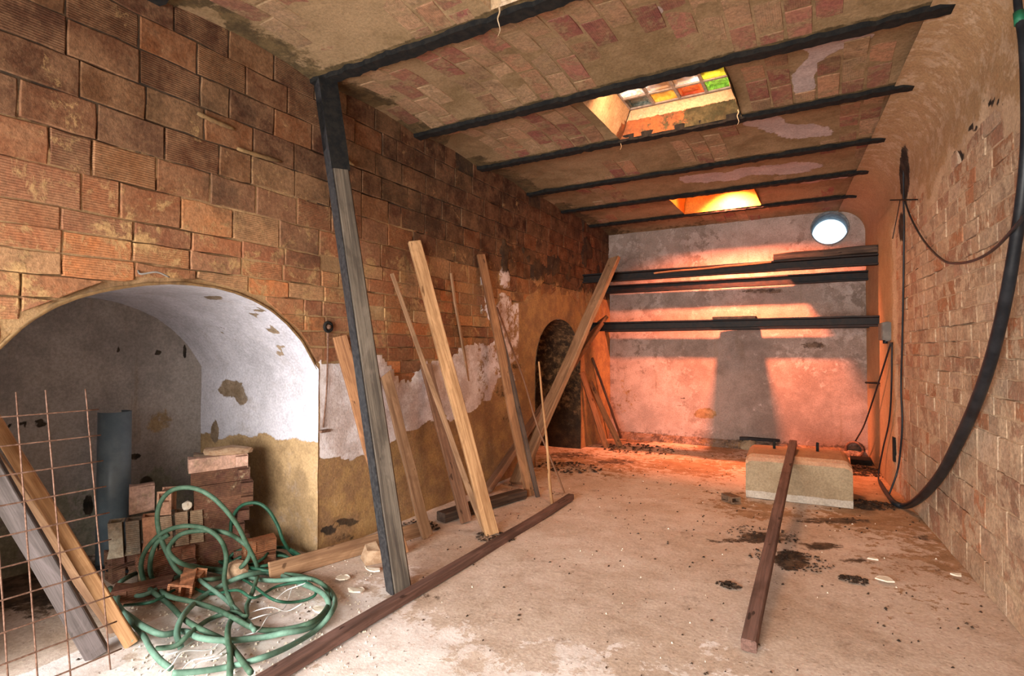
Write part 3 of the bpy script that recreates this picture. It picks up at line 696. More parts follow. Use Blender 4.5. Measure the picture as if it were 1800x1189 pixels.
# dry roots and webs hanging from the shafts
for (px, py, y, ln, lb) in [(877, 12, 2.5, .16, 'dry root strand hanging from the nearest skylight at the top edge'), (1297, 168, 4.62, .12, 'dry root strand hanging at the right corner of the coloured glass skylight'), (1091, 235, 4.66, .13, 'dry root strand hanging at the left corner of the coloured glass skylight')]:
    p = Bk(px, py, y); p.z = min(p.z, ZC + .05); pts = [p + Vector((.006 * math.sin(k * 2.1), .004 * math.cos(k * 1.7), -ln * k / 5)) for k in range(6)]
    tag(MB().tube(spline(pts, 3), [.006 * (1 - .8 * i / 15) for i in range(16)], 5).build('dry_root', M['web'], None, True), lb, 'root', 'dry roots hanging from the skylights')

# ------------------------------------------------------------------ girders across the back
def ibeam(name, x0, x1, y, z, h=.14, w_=.075, skew=0.0):
    prof = [(-w_, -h), (w_, -h), (w_, -h + .018), (.008, -h + .026), (.008, h - .026), (w_, h - .018), (w_, h), (-w_, h), (-w_, h - .018), (-.008, h - .026), (-.008, -h + .026), (-w_, -h + .018)]
    v = []; f = []; n = len(prof)
    for k, x in enumerate(lin(x0, x1, 12)):
        for (a, b) in prof: v.append((x, y + a + skew * (x - x0) + .003 * n3(x, a, b, 4), z + b + .004 * n3(x, b, a, 3)))
    for k in range(11):
        for i in range(n): j = (i + 1) % n; f.append((k * n + i, k * n + j, (k + 1) * n + j, (k + 1) * n + i))
    f.append(tuple(range(n))[::-1]); f.append(tuple(11 * n + i for i in range(n)))
    return mk(name, v, f, M['girder'])
xe = rx(7.45) - .01
tag(ibeam('steel_girder', XL - .06, xe, 7.45, 2.425, .062, .05), 'upper front black steel girder spanning wall to wall below the round opening', 'girder')
tag(ibeam('steel_girder', XL - .06, rx(8.35), 8.33, 2.35, .062, .05), 'upper rear black steel girder just behind and below the front one', 'girder')
tag(ibeam('steel_girder', XL - .06, xe, 7.45, 1.727, .062, .05), 'lower front black steel girder carrying the short board at its middle', 'girder')
tag(ibeam('steel_girder', XL - .06, rx(8.35), 8.33, 1.73, .05, .05), 'lower rear black steel girder hidden behind the lower front one', 'girder')

def board(name, p0, p1, wd, th, mat, ref=(0, 1, 0), segs=8, warp=.004, taper=0.0, parent=None, rot=0.0, cut=0.0):
    p0, p1 = Vector(p0), Vector(p1); L = (p1 - p0).length; zx = (p1 - p0).normalized(); X = Vector(ref); X = (X - zx * X.dot(zx)).normalized(); Y = zx.cross(X)
    if rot: X, Y = X * math.cos(rot) + Y * math.sin(rot), Y * math.cos(rot) - X * math.sin(rot)
    c = min(wd, th) * .10; sd = U(0, 50); v = []; f = []
    base = [(-wd / 2 + c, -th / 2), (wd / 2 - c, -th / 2), (wd / 2, -th / 2 + c), (wd / 2, th / 2 - c), (wd / 2 - c, th / 2), (-wd / 2 + c, th / 2), (-wd / 2, th / 2 - c), (-wd / 2, -th / 2 + c)]
    for k in range(segs + 1):
        t = k / segs; s = 1 - taper * t; bx_ = warp * 3 * mn.noise(Vector((sd, t * 3, 0))) * L; by_ = warp * 3 * mn.noise(Vector((sd, t * 3, 9))) * L
        for (a, b) in base: v.append((a * s + bx_ + .0015 * n3(a * 50, t * 30, sd), b * s + by_, t * L + (cut * a if k in (0, segs) else 0)))
    for k in range(segs):
        for i in range(8): j = (i + 1) % 8; f.append((k * 8 + i, k * 8 + j, k * 8 + 8 + j, k * 8 + 8 + i))
    f.append(tuple(range(8))[::-1]); f.append(tuple(segs * 8 + i for i in range(8)))
    o = mk(name, v, f, mat)
    mw = Matrix(((X.x, Y.x, zx.x, p0.x), (X.y, Y.y, zx.y, p0.y), (X.z, Y.z, zx.z, p0.z), (0, 0, 0, 1)))
    if parent: o.parent = parent
    o.matrix_world = mw; return o
# boards lying across the girders
b1 = MB(); b1.box(-1.25, -.75, 7.36, 8.42, 1.791, 1.825)
o = board('short_board', (-1.0, 7.36, 1.808), (-1.07, 8.42, 1.806), .50, .032, M['darkwood'], (1, 0, 0)); tag(o, 'dark short board laid flat across the middle of the lower girders', 'board')
y0 = 7.45; xl = Bk(1360, 455, y0).x
o = board('thick_plank', (xl, 7.46, 2.53), (xe - .02, 7.46, 2.54), .13, .085, M['darkwood'], (0, 1, 0)); tag(o, 'thick dark timber lying on the right half of the upper front girder', 'timber')
o = board('thick_plank', (xl + .05, 7.95, 2.52), (rx(7.9) - .03, 7.95, 2.53), .85, .03, M['darkwood'], (0, 1, 0)); tag(o, 'wide dark plank bridging the upper girders under the round opening', 'plank')
o = board('long_lath', Bk(1150, 481, 7.40), Bk(1356, 461, 7.40), .05, .02, M['orange'], (0, 1, 0)); tag(o, 'thin reddish lath lying along the upper front girder left of the thick timber', 'lath')

# ------------------------------------------------------------------ leaning timber (left to right)
pb = Fl(703, 1040); pt = Vector((-3.0 + .06, 2.60, ZC - .03))
o = board('timber_prop', pb + Vector((0, 0, -.0)), pt, .112, .105, M['grey'], (.42, .90, 0), 14, .0)
tag(o, 'tall grey timber prop leaning from floor up to the nearest ceiling beam', 'prop')
d = (pt - pb).normalized(); X = Vector((.42, .90, 0)); X = (X - d * X.dot(d)).normalized(); Yv = d.cross(X)
fc = MB(); q0 = -X * .0565; N_ = 20
for k in range(N_ + 1):
    p = pb + (pt - pb) * (k / N_); wv = .0515
    fc.v += [tuple(p + q0 + Yv * wv), tuple(p + q0 - Yv * wv), tuple(p + q0 - X * .006 - Yv * wv), tuple(p + q0 - X * .006 + Yv * wv)]
for k in range(N_):
    for i in range(4): j = (i + 1) % 4; fc.f.append((4 * k + i, 4 * k + j, 4 * k + 4 + j, 4 * k + 4 + i))
fc.f += [(0, 1, 2, 3), (4 * N_ + 3, 4 * N_ + 2, 4 * N_ + 1, 4 * N_)]
fco = fc.build('painted_face', M['bluepaint']); fco.parent = o; fco.matrix_parent_inverse = o.matrix_world.inverted()
fco['label'] = 'blue-black painted left face'
up_ = MB(); a, b = pb + (pt - pb) * .80, pt + d * .005
for k in range(9):
    p = a + (b - a) * (k / 8); s = .0625 + .006 * n3(k, 1, 2); 
    for (i, j) in ((-1, -1), (1, -1), (1, 1), (-1, 1)): up_.v.append(tuple(p + X * i * s * (1 if k > 1 else .97) + Yv * j * (s - .008)))
for k in range(8):
    for i in range(4): j = (i + 1) % 4; up_.f.append((4 * k + i, 4 * k + j, 4 * k + 4 + j, 4 * k + 4 + i))
up_.f += [(0, 1, 2, 3), (35, 34, 33, 32)]
u_ = up_.build('tarred_head', M['iron']); u_.parent = o; u_.matrix_parent_inverse = o.matrix_world.inverted()

XW = XL + .045
o = board('plank', Fl(706, 975), Lw(597, 592, XW), .10, .035, M['orange'], (.5, .8, 0)); tag(o, 'rusty brown plank leaning directly behind the tall grey prop', 'plank')
o = board('short_batten', Fl(700, 880, .02), Lw(660, 666, XW), .055, .02, M['silver'], (0, 1, 0), warp=.001); tag(o, 'pale short batten leaning just right of the grey prop', 'batten')
o = board('short_board', Fl(752, 945), Lw(677, 658, XW + .01), .085, .03, M['tan'], (.45, .9, 0), cut=.5); tag(o, 'short tan board leaning between the grey prop and the tall pine plank', 'board')
o = board('short_board', Fl(820, 918), Lw(748, 641, XW), .10, .03, M['brown'], (.45, .9, 0)); tag(o, 'short brown cracked board leaning behind the tall pine plank', 'board')
o = board('thin_lath', Fl(852, 935), Lw(688, 482, XW), .045, .025, M['tan'], (.5, .8, 0), warp=.003, taper=.35); tag(o, 'thin tan lath crossing behind the tall pine plank, leaning left', 'lath')
o = board('pine_plank', Fl(865, 940), Lw(729, 425, XW + .02), .105, .045, M['pale'], (.62, .78, 0), 12, .0015); tag(o, 'tall pale pine plank with bright edge, longest of the middle group', 'plank')
o = board('thin_stick', Fl(846, 852, .02), Lw(795, 480, XW), .026, .02, M['tan'], (0, 1, 0), warp=.003); tag(o, 'very thin stick upright against the wall right of the pine plank', 'stick')
o = board('grooved_plank', Fl(931, 872), Lw(845, 448, XW), .085, .035, M['orange'], (.55, .8, 0), 12, .002); tag(o, 'orange-brown grooved plank leaning left of the diagonal beams', 'plank')
o = board('thin_lath', Fl(947, 874), Lw(852, 470, XW), .04, .03, M['darkwood'], (.55, .8, 0), 12, .002); tag(o, 'narrow dark lath pressed against the right edge of the grooved plank', 'lath')
o = board('thin_lath', Fl(990, 868), Lw(874, 540, XW - .01), .018, .014, M['brown'], (0, 1, 0), 12, .004); tag(o, 'thin bowed lath behind the grooved plank, footed right of it', 'lath')
# diagonal beams at the small doorway
pA, pB = Fl(907, 850, .03), Bk(1080, 455, 7.28)
o = board('diagonal_beam', pA, pB, .17, .06, M['tan'], (.85, .1, .5), 12, .001); tag(o, 'long diagonal timber rising rightward to the upper back girder', 'timber')
pA, pB = Fl(853, 865, .03), Bk(1060, 562, 7.60)
o = board('diagonal_beam', pA, pB, .19, .05, M['brown'], (.7, .1, .6), 12, .001); tag(o, 'second diagonal plank lying behind and below the long diagonal timber', 'plank')
o = board('cane', Fl(971, 887), Fl(971, 887) + (Dp(947, 636, 5.55) - Fl(971, 887)), .024, .02, M['pale'], (1, 0, 0), 12, .003, taper=.4); tag(o, 'thin bright cane standing alone in front of the small doorway', 'cane')
for (b0, t0, w_, lb, m_) in [((1066, 787), (1022, 655), .085, 'left reddish board of the trio leaning in the far left corner', 'orange'), ((1090, 786), (1037, 672), .08, 'middle reddish board of the trio leaning in the far left corner', 'orange'), ((1093, 771), (1041, 630), .03, 'thin dark stick behind the two boards in the far left corner', 'darkwood')]:
    tag(board('corner_board', Fl(*b0), Lw(*t0, XL + .03), w_, .03, M[m_], (.6, .7, 0)), lb, 'board', None)
o = board('dark_offcut', Fl(775, 908, .045), Fl(919, 868, .045), .11, .075, M['darkwood'], (0, 1, 0)); tag(o, 'charred dark timber offcut lying behind the feet of the pine plank', 'timber')
p0, p1 = Fl(1004, 874, .03), Fl(480, 1190, .03); p1 = p1 + (p1 - p0) * .18
o = board('floor_batten', p1, p0, .062, .055, M['batten'], (1, 0, 0), 16, .0012); tag(o, 'long reddish-grey batten lying on the floor from the foreground to the canes', 'batten')
o = board('floor_board', Fl(474, 1006, .06), Fl(738, 932, .035), .11, .025, M['tan'], (0, .6, .4), 8, .001); tag(o, 'tan board lying on the floor from the hose coil to behind the prop', 'board')
pA, pB = Fl(1316, 1136, .03), Dp(1394, 779, 5.5)
o = board('rusty_bar', pA, pB, .068, .060, M['batten'], (1, .2, 0), 14, .001); tag(o, 'reddish timber bar resting with its top on the concrete block', 'bar')
# planks at lower left
pA, pB = Fl(172, 1152, .0), Dp(3, 858, 2.42)
o = board('grey_plank', pA, pA + (pB - pA) * 1.9, .088, .045, M['silver'], (.55, .83, 0), 12, .001); tag(o, 'wide silvery grey plank leaning in the lower left corner', 'plank')
e_ = board('bare_edge', pA, pA + (pB - pA) * .5, .008, .04, M['wire'], (.55, .83, 0), 6, 0); bpy.data.objects.remove(e_)
pA = Fl(232, 1134); pB = Dp(14, 778, 2.62)
o = board('light_plank', pA, pA + (pB - pA) * 1.5, .058, .035, M['pale'], (.55, .83, 0), 12, .001); tag(o, 'light orange plank leaning behind the rusty mesh at the far left', 'plank')
pA, pB = Fl(205, 1108), Dp(12, 838, 2.70)
o = board('brown_plank', pA, pA + (pB - pA) * 1.3, .06, .03, M['tan'], (.55, .83, 0), 12, .001); tag(o, 'brown plank between the silvery plank and the light orange plank', 'plank')

# ------------------------------------------------------------------ rusty reinforcement mesh
MP0 = Vector((-2.74, 0, 0)); slope = .28
def Mp(px, py):
    d = ray(px, py); a = d.x + slope * d.z; t = (MP0.x - slope * H * 1.0 + 0 - 0 - 0) ; t = (MP0.x - slope * H) / a; return CAM + d * t
mesh = empty('reinforcement_mesh', (-2.75, 1.1, 0)); tag(mesh, 'rusty wire reinforcement mesh standing at the left edge', 'mesh')
def rod(p, q, r=.0034):
    m = MB(); P = [p + (q - p) * (k / 14) + Vector((.004 * n3(k, p.y * 9, 0), .003 * n3(k, p.z * 9, 4), 0)) for k in range(15)]
    ro = m.tube(P, r, 6).build('rod', M['rust'], None, True); ro.parent = mesh; ro.matrix_parent_inverse = Matrix.Translation(-Vector((-2.75, 1.1, 0)))
for (t_, b_) in [((28, 690), (66, 1189)), ((80, 686), (124, 1189)), ((150, 684), (194, 1178)), ((-22, 690), (14, 1189)), ((-75, 700), (-50, 1189)), ((-140, 700), (-120, 1189))]:
    A, B_ = Mp(*t_), Mp(*b_)
    if B_.z > .0: B_ = A + (B_ - A) * ((A.z - .004) / (A.z - B_.z))
    rod(A, B_)
for (xr, yr) in [(172, 720), (176, 765), (180, 810), (185, 855), (191, 901), (194, 948), (196, 997), (198, 1046), (204, 1092), (212, 1140)]:
    A = Mp(xr, yr); A.x += .008; B_ = Vector((A.x, .42, A.z + .004)); rod(A, B_)

# ------------------------------------------------------------------ pipe in niche, wall hook
pp = Fl(196, 1000) + Vector((-.03, .02, 0)); n = 22; v = []; f = []; ra = .092
for z_ in (0, 1.0):
    for rr in (ra, ra - .008):
        for k in range(n): a = math.radians(-100 + 255 * k / (n - 1)); v.append((pp.x + rr * (math.cos(a) * .91 + math.sin(a) * .41), pp.y + rr * (-math.cos(a) * .41 + math.sin(a) * .91), z_))
for k in range(n - 1):
    f += [(k + 1, k, 2 * n + k, 2 * n + k + 1)[::-1], (n + k + 1, n + k, 3 * n + k, 3 * n + k + 1), (2 * n + k, 2 * n + k + 1, 3 * n + k + 1, 3 * n + k), (k + 1, k, n + k, n + k + 1)]
f += [(0, 2 * n, 3 * n, n), (n - 1, 2 * n - 1, 4 * n - 1, 3 * n - 1)]
tag(mk('drain_pipe', v, f, M['pvc'], None, True), 'dark grey split drain pipe standing upright in the arched niche', 'pipe')
hk = empty('wall_hook', Lw(577, 575)); tag(hk, 'rusty pulley knob with a rod hanging down beside the large arch', 'hook')
def child(o, p):
    o.parent = p; bpy.context.view_layer.update(); o.matrix_parent_inverse = p.matrix_world.inverted(); return o
kc = Lw(577, 575, XL + .03)
m = MB()
for k in range(20): pass
tor = [kc + Vector((0, math.cos(a) * .032, math.sin(a) * .032)) for a in lin(0, 2 * math.pi, 22)]
child(m.tube(tor, .011, 8).build('ring', M['iron'], None, True), hk)
child(MB().tube([kc + Vector((-.045, 0, 0)), kc + Vector((0, 0, 0)), kc + Vector((.02, 0, 0))], [.012, .020, .012], 8).build('pin', M['rust'], None, True), hk)
child(MB().tube(spline([kc + Vector((0, -.002, -.03)), Lw(576, 620, XL + .03), Lw(574, 690, XL + .035), Lw(568, 752, XL + .03)], 5), .006, 6).build('rod', M['rust'], None, True), hk)
fp = Lw(568, 758, XL + .02); child(MB().box(fp.x - .02, fp.x + .03, fp.y - .04, fp.y + .04, fp.z - .008, fp.z + .010).build('bracket', M['rust']), hk)
nl = Lw(248, 482, XL + .03); child_ = MB().tube(spline([nl + Vector((-.03, 0, .02)), nl, nl + Vector((.03, .06, .015)), nl + Vector((.035, .12, -.005))], 4), .005, 6)
tag(child_.build('bent_nail', M['greyplast'], None, True), 'bent grey nail with cobweb sticking out above the large arch', 'nail')

# ------------------------------------------------------------------ hollow brick pile in the niche
def hollow_brick_mesh(L, W, Hh, nw, nh, colr, mat):
    wl = .012; us = [-W / 2]; 
    cw = (W - wl * (nw + 1)) / nw; ch = (Hh - wl * (nh + 1)) / nh
    xs = []; x = -W / 2
    for i in range(nw): xs += [x, x + wl]; x += wl + cw
    xs += [x, x + wl]; zs = []; z = 0
    for i in range(nh): zs += [z, z + wl]; z += wl + ch
    zs += [z, z + wl]
    hole = lambda i, j: (i % 2 == 1) and (j % 2 == 1)
    v = []; f = []; nx, nz = len(xs), len(zs); dep = .07
    for s, yy in ((0, -L / 2), (1, L / 2)):
        base = len(v)
        for i in range(nx):
            for j in range(nz): v.append((xs[i] + U(-.001, .001), yy, zs[j]))
        for i in range(nx - 1):
            for j in range(nz - 1):
                a, b, c_, d_ = base + i * nz + j, base + (i + 1) * nz + j, base + (i + 1) * nz + j + 1, base + i * nz + j + 1
                if not hole(i, j): f.append((a, b, c_, d_) if s == 0 else (d_, c_, b, a))
                else:
                    k = len(v); y2 = yy + (dep if s == 0 else -dep)
                    v += [(v[q][0], y2, v[q][2]) for q in (a, b, c_, d_)]
                    for m_, (p, q) in enumerate(((a, b), (b, c_), (c_, d_), (d_, a))): f.append((p, q, k + (m_ + 1) % 4, k + m_))
                    f.append((k, k + 1, k + 2, k + 3))
    B0 = nx * nz
    for i in range(nx - 1): f += [(i * nz, B0 + i * nz, B0 + (i + 1) * nz, (i + 1) * nz), (i * nz + nz - 1, (i + 1) * nz + nz - 1, B0 + (i + 1) * nz + nz - 1, B0 + i * nz + nz - 1)]
    for j in range(nz - 1): f += [(j, j + 1, B0 + j + 1, B0 + j), ((nx - 1) * nz + j, B0 + (nx - 1) * nz + j, B0 + (nx - 1) * nz + j + 1, (nx - 1) * nz + j + 1)]
    me = bpy.data.meshes.new('hollow_brick'); me.from_pydata(v, [], f); me.materials.append(mat)
    a = me.color_attributes.new('paint', 'FLOAT_COLOR', 'POINT'); a.data.foreach_set('color', list(colr) * len(v)); return me
RB = (.15, .06, .043, 1); OB = (.50, .20, .10, 1); TB = (.46, .34, .24, 1); GB = (.30, .27, .21, 0); PB = (.52, .33, .26, 0)
def hb(px, py, dep, rz, label, size=(.28, .13, .085), nw=2, nh=1, colr=RB, rx_=0.0, ry_=0.0, grp='hollow bricks piled in the niche', mat='brickP'):
    me = hollow_brick_mesh(size[0], size[1], size[2], nw, nh, colr, M[mat]); o = link('hollow_brick', me); p = Dp(px, py, dep)
    o.rotation_euler = (rx_, ry_, rz); o.location = p; tag(o, label, 'brick', grp); return o
# rear stack: world layout, footprint centre near (-3.62, 2.30)
def stack(cx, cy, z, rz, label, **k):
    me = hollow_brick_mesh(*k.get('size', (.30, .15, .088)), k.get('nw', 2), k.get('nh', 1), k.get('colr', RB), M['brickP']); o = link('hollow_brick', me)
    o.location = (cx, cy, z); o.rotation_euler = (k.get('rx', 0), k.get('ry', 0), rz); tag(o, label, 'brick', 'hollow bricks piled in the niche'); return o
rzA = math.radians(-30); AX = Vector((.50, .866, 0)); PX = Vector((-.866, .50, 0))
nm = ['bottom', 'second', 'third', 'fourth', 'fifth', 'sixth', 'seventh', 'top']
def put(c, z, da, dp, rz, label, **k):
    p = Vector((c[0], c[1], 0)) + AX * (da + U(-.022, .022)) + PX * (dp + U(-.006, .006)); return stack(p.x, p.y, z, rz + U(-.05, .05), label, **k)
TC = (-3.47, 2.21)
for k in range(8):
    z_ = k * .0885; sh = 0 if k < 4 else .015
    put(TC, z_, sh, .0, rzA, 'hollow brick, %s layer of the tall stack beside the white jamb, front row' % nm[k], colr=(random.choice([RB, (.19, .09, .065, 1), (.12, .05, .04, 1)]) if k < 7 else PB), size=(.34, .13, .0875))
    put(TC, z_, -.01, .142, rzA, 'hollow brick, %s layer of the tall stack beside the white jamb, rear row' % nm[k], colr=(RB if k < 7 else TB), size=(.30, .13, .0875))
LC2 = (-3.58, 1.90)
for k in range(2):
    put(LC2, k * .0885, .04, .13, rzA + .12, 'hollow brick, %s layer of the low stack left of the tall stack, rear row' % nm[k], size=(.30, .13, .0875))
    put(LC2, k * .0885, .04, -.012, rzA + .12, 'hollow brick, %s layer of the low stack left of the tall stack, front row' % nm[k], size=(.30, .13, .0875), colr=(RB if k < 1 else (.30, .11, .07, 1)))
    put(LC2, k * .0885, -.20, .11, rzA + .4, 'dark hollow brick, %s layer at the left end of the low stack' % nm[k], size=(.16, .13, .0875), colr=(.15, .07, .055, 1))
for k in range(6):
    c_ = Vector((LC2[0], LC2[1], 0)) + AX * (-.215 + k * .083) + PX * (.03 + .012 * k)
    h_ = .20 + U(-.008, .008); me_o = stack(c_.x, c_.y, .18 + h_ / 2, rzA + math.pi / 2, 'pale ribbed brick standing on end on the low stack, %s from the left' % ['first', 'second', 'third', 'fourth', 'fifth', 'sixth'][k], size=(h_, .08, .10), nw=1, nh=1, colr=[GB, (.24, .22, .18, 1), (.42, .20, .12, 0), TB, TB, (.40, .30, .20, 1)][k], rx=math.pi / 2)
    me_o.rotation_euler = (math.pi / 2, 0, rzA + math.pi / 2)
c_ = Vector((LC2[0], LC2[1], 0)) + AX * (-.10) + PX * .10
stack(c_.x, c_.y, .392, rzA + .1, 'upright pale pink brick on the left end of the low stack', size=(.13, .09, .17), colr=PB)
c_ = Vector((LC2[0], LC2[1], 0)) + AX * (.035) + PX * .0
stack(c_.x, c_.y, .392, math.radians(48), 'upright brick with two square holes facing the room, on the pale row', size=(.12, .078, .145), nw=1, nh=2, colr=(.46, .26, .18, 0))
stack(-3.22, 1.86, .0, math.radians(38), 'orange hollow brick lying inside the hose loops', size=(.20, .13, .10), nw=2, colr=OB, rx=.10, ry=.15)
stack(-3.36, 1.70, .0, math.radians(-35), 'dark red hollow brick lying flat under the hose loops', size=(.28, .14, .085), colr=RB)
stack(-3.21, 2.32, .0, math.radians(-35), 'lower orange brick beside the foot of the white jamb', size=(.20, .13, .09), colr=(.30, .10, .045, 1))
stack(-3.22, 2.33, .091, math.radians(-28), 'upper orange brick beside the foot of the white jamb', size=(.19, .12, .085), colr=(.34, .12, .05, 1))
def chunk(name, c, sx, sy, sz, mat, seed=0, flat=.0, sub=2, rz=0):
    import bmesh
    bm = bmesh.new(); bmesh.ops.create_icosphere(bm, subdivisions=sub, radius=1)
    cr, sr = math.cos(rz), math.sin(rz)
    for v_ in bm.verts:
        k = 1 + .28 * mn.noise(v_.co * 1.6 + Vector((seed, 0, 0))) + .12 * mn.noise(v_.co * 4 + Vector((0, seed, 0)))
        x, y, z = v_.co.x * sx * k, v_.co.y * sy * k, v_.co.z * sz * k
        if flat: z = max(-sz * flat, min(sz * flat, z))
        v_.co = (x * cr - y * sr, x * sr + y * cr, z)
    me = bpy.data.meshes.new(name); bm.to_mesh(me); bm.free(); me.materials.append(mat); o = link(name, me); o.location = c; return o
tag(chunk('mortar_lump', (-3.50, 2.28, .725), .17, .10, .030, M['stone'], 3, rz=.8), 'crust of yellow mortar on top of the tall brick stack', 'mortar')
tag(chunk('mortar_lump', (-3.14, 2.12, .055), .08, .07, .06, M['stone'], 9), 'yellowish mortar lump in front of the orange bricks', 'mortar')
tag(chunk('mortar_lump', (-3.50, 2.02, .42), .03, .03, .03, M['flake'], 5), 'small cream mortar lump beside the two-hole brick', 'mortar')

# ------------------------------------------------------------------ hoses
def H3(cx, cy, d=None, z=.016):
    px, py = cx / 2.973, 789 + cy / 2.973
    if d is None: return Fl(px, py, z)
    p = Dp(px, py, d)
    if p.z < z: p = Fl(px, py, z)
    return p
def hose(pts, r, mat, label, name='garden_hose', cat='hose'):
    P = []; k = 0
    for q in pts:
        z = .016 + .022 * ((k * 7) % 3) ; k += 1
        P.append(H3(q[0], q[1], q[2] if len(q) > 2 else None, z))
    return tag(MB().tube(spline(P, 6), r, 8).build(name, M[mat], None, True), label, cat)
D1 = 3.2
hose([(1350, 640), (1335, 590, 3.35), (1290, 500, 3.3), (1240, 400, 3.25), (1170, 310, D1), (1090, 240, D1), (1000, 205, D1), (905, 215, D1), (845, 270, D1), (822, 350, D1), (835, 450, D1), (880, 560, D1), (930, 640, D1), (1010, 680), (1100, 685), (1200, 660), (1280, 600, 3.3), (1305, 530, 3.35), (1240, 470, 3.35), (1180, 440, 3.3), (1080, 428, 3.3), (960, 442, 3.25), (898, 492, 3.2), (885, 545, 3.15), (960, 605, 3.15), (1100, 628), (1250, 640), (1400, 652), (1560, 665), (1680, 705), (1722, 780), (1690, 860), (1600, 920), (1450, 950), (1330, 940), (1230, 890), (1130, 840), (1000, 800), (870, 765), (800, 690), (785, 600, 3.2), (815, 500, 3.2), (880, 450, 3.2)],
     .0135, 'hose', 'green hose whose tall loop rises in front of the brick pile')
hose([(895, 1150), (840, 1110), (790, 1050), (745, 970), (700, 920), (640, 850), (600, 780), (610, 735), (640, 690), (740, 640), (880, 600), (1000, 612), (1150, 645), (1400, 690), (1600, 680), (1700, 720), (1750, 790), (1730, 860), (1650, 950), (1500, 1040), (1350, 1100), (1200, 1140), (1040, 1165), (900, 1175)],
     .0135, 'hoselight', 'pale green hose sweeping widest around the coil toward the batten')
hose([(945, 1040), (925, 960), (960, 870), (1050, 780), (1180, 705), (1300, 658), (1420, 650), (1560, 700), (1690, 760), (1715, 850), (1620, 935), (1480, 965), (1380, 985), (1200, 1003), (1050, 990), (960, 955), (850, 972), (750, 930), (680, 880), (620, 830), (575, 730)],
     .0145, 'hoselight', 'pale green hose ending in an open cut end near the wires')
hose([(1200, 1200), (1203, 1080), (1190, 950), (1220, 850), (1190, 760), (1172, 680), (1182, 560, 3.3), (1150, 475, 3.25), (1070, 418, 3.25), (960, 405, 3.25), (850, 440, 3.2), (770, 520, 3.2), (738, 600, 3.2), (752, 690), (800, 750), (880, 810), (960, 890), (1060, 950), (1180, 1010), (1250, 1090), (1310, 1170)],
     .0135, 'hose', 'green hose making the lower round loops over the orange brick')
hose([(700, 1010), (640, 900), (610, 800), (650, 745), (720, 770), (800, 745), (900, 685), (980, 650), (1060, 700), (1180, 790), (1290, 900), (1330, 950)],
     .012, 'hoselight', 'short pale green hose piece at the left side of the coil')
hose([(820, 1045), (920, 1030), (1000, 960), (1100, 890), (1220, 855), (1285, 880), (1290, 820), (1320, 750), (1345, 670)], .012, 'hose', 'short green hose piece curling through the middle of the coil')
hose([(1205, 460, 3.6), (1212, 370, 3.6), (1260, 300, 3.6), (1340, 284, 3.6), (1400, 320, 3.6), (1450, 400, 3.6), (1480, 480, 3.6), (1530, 550), (1600, 582), (1500, 520, 3.7), (1400, 520), (1300, 500, 3.7), (1200, 560), (1250, 620), (1400, 610), (1500, 570), (1420, 540), (1280, 560), (1180, 600), (1140, 520, 3.7), (1150, 420, 3.6)],
     .011, 'hosedark', 'dark green cable arching up beside the plastered jamb', 'dark_cable', 'cable')
hose([(1120, 600, 3.75), (1160, 500, 3.75), (1230, 455, 3.75), (1330, 480, 3.7), (1400, 540, 3.6), (1330, 600), (1200, 610), (1130, 570, 3.65), (1170, 500, 3.7), (1270, 500, 3.7), (1380, 560, 3.6), (1480, 560), (1540, 600), (1450, 640), (1300, 620), (1200, 580, 3.6), (1260, 530, 3.65), (1420, 520)], .010, 'hosedark', 'dark green cable coiled low in front of the orange bricks', 'dark_cable', 'cable')
hose([(340, 615), (480, 625), (620, 640), (720, 640)], .012, 'blackrub', 'dark rod lying on the niche floor behind the planks', 'floor_rod', 'rod')
hose([(1180, 640), (1300, 700), (1430, 790), (1560, 800), (1650, 760), (1600, 700), (1450, 720), (1330, 780), (1240, 740), (1100, 760), (960, 720), (800, 800), (650, 820)], .008, 'hosedark', 'thin dark cable tangled under the green hoses', 'dark_cable', 'cable')
for i, pts in enumerate([[(780, 1160), (840, 1090), (930, 1060), (1020, 1000)], [(830, 1189), (900, 1130), (960, 1060), (1100, 1050), (1180, 980)], [(930, 1189), (1000, 1110), (1130, 1080), (1230, 990)], [(980, 1189), (1040, 1120), (1150, 1090), (1210, 1030), (1180, 930)], [(1250, 890), (1330, 850), (1420, 830), (1500, 850), (1580, 810)], [(1240, 950), (1300, 900), (1380, 870), (1480, 840), (1530, 720)], [(1270, 980), (1350, 950), (1400, 880), (1450, 860)], [(1440, 790), (1500, 740), (1600, 700), (1615, 660)]]):
    hose(pts, .0028, 'wire', 'thin pale wire ' + ['at the bottom edge nearest the leaning planks', 'curving up from the bottom edge past the open hose end', 'low in the coil, just right of the open hose end', 'rising tallest through the middle of the coil', 'highest on the right, ending near the floor board', 'on the right, bent upward at its tip', 'shortest, right of the coil centre', 'hooked over the hoses by the floor board tip'][i], 'thin_wire', 'wire')['group'] = 'thin pale wires among the hoses'

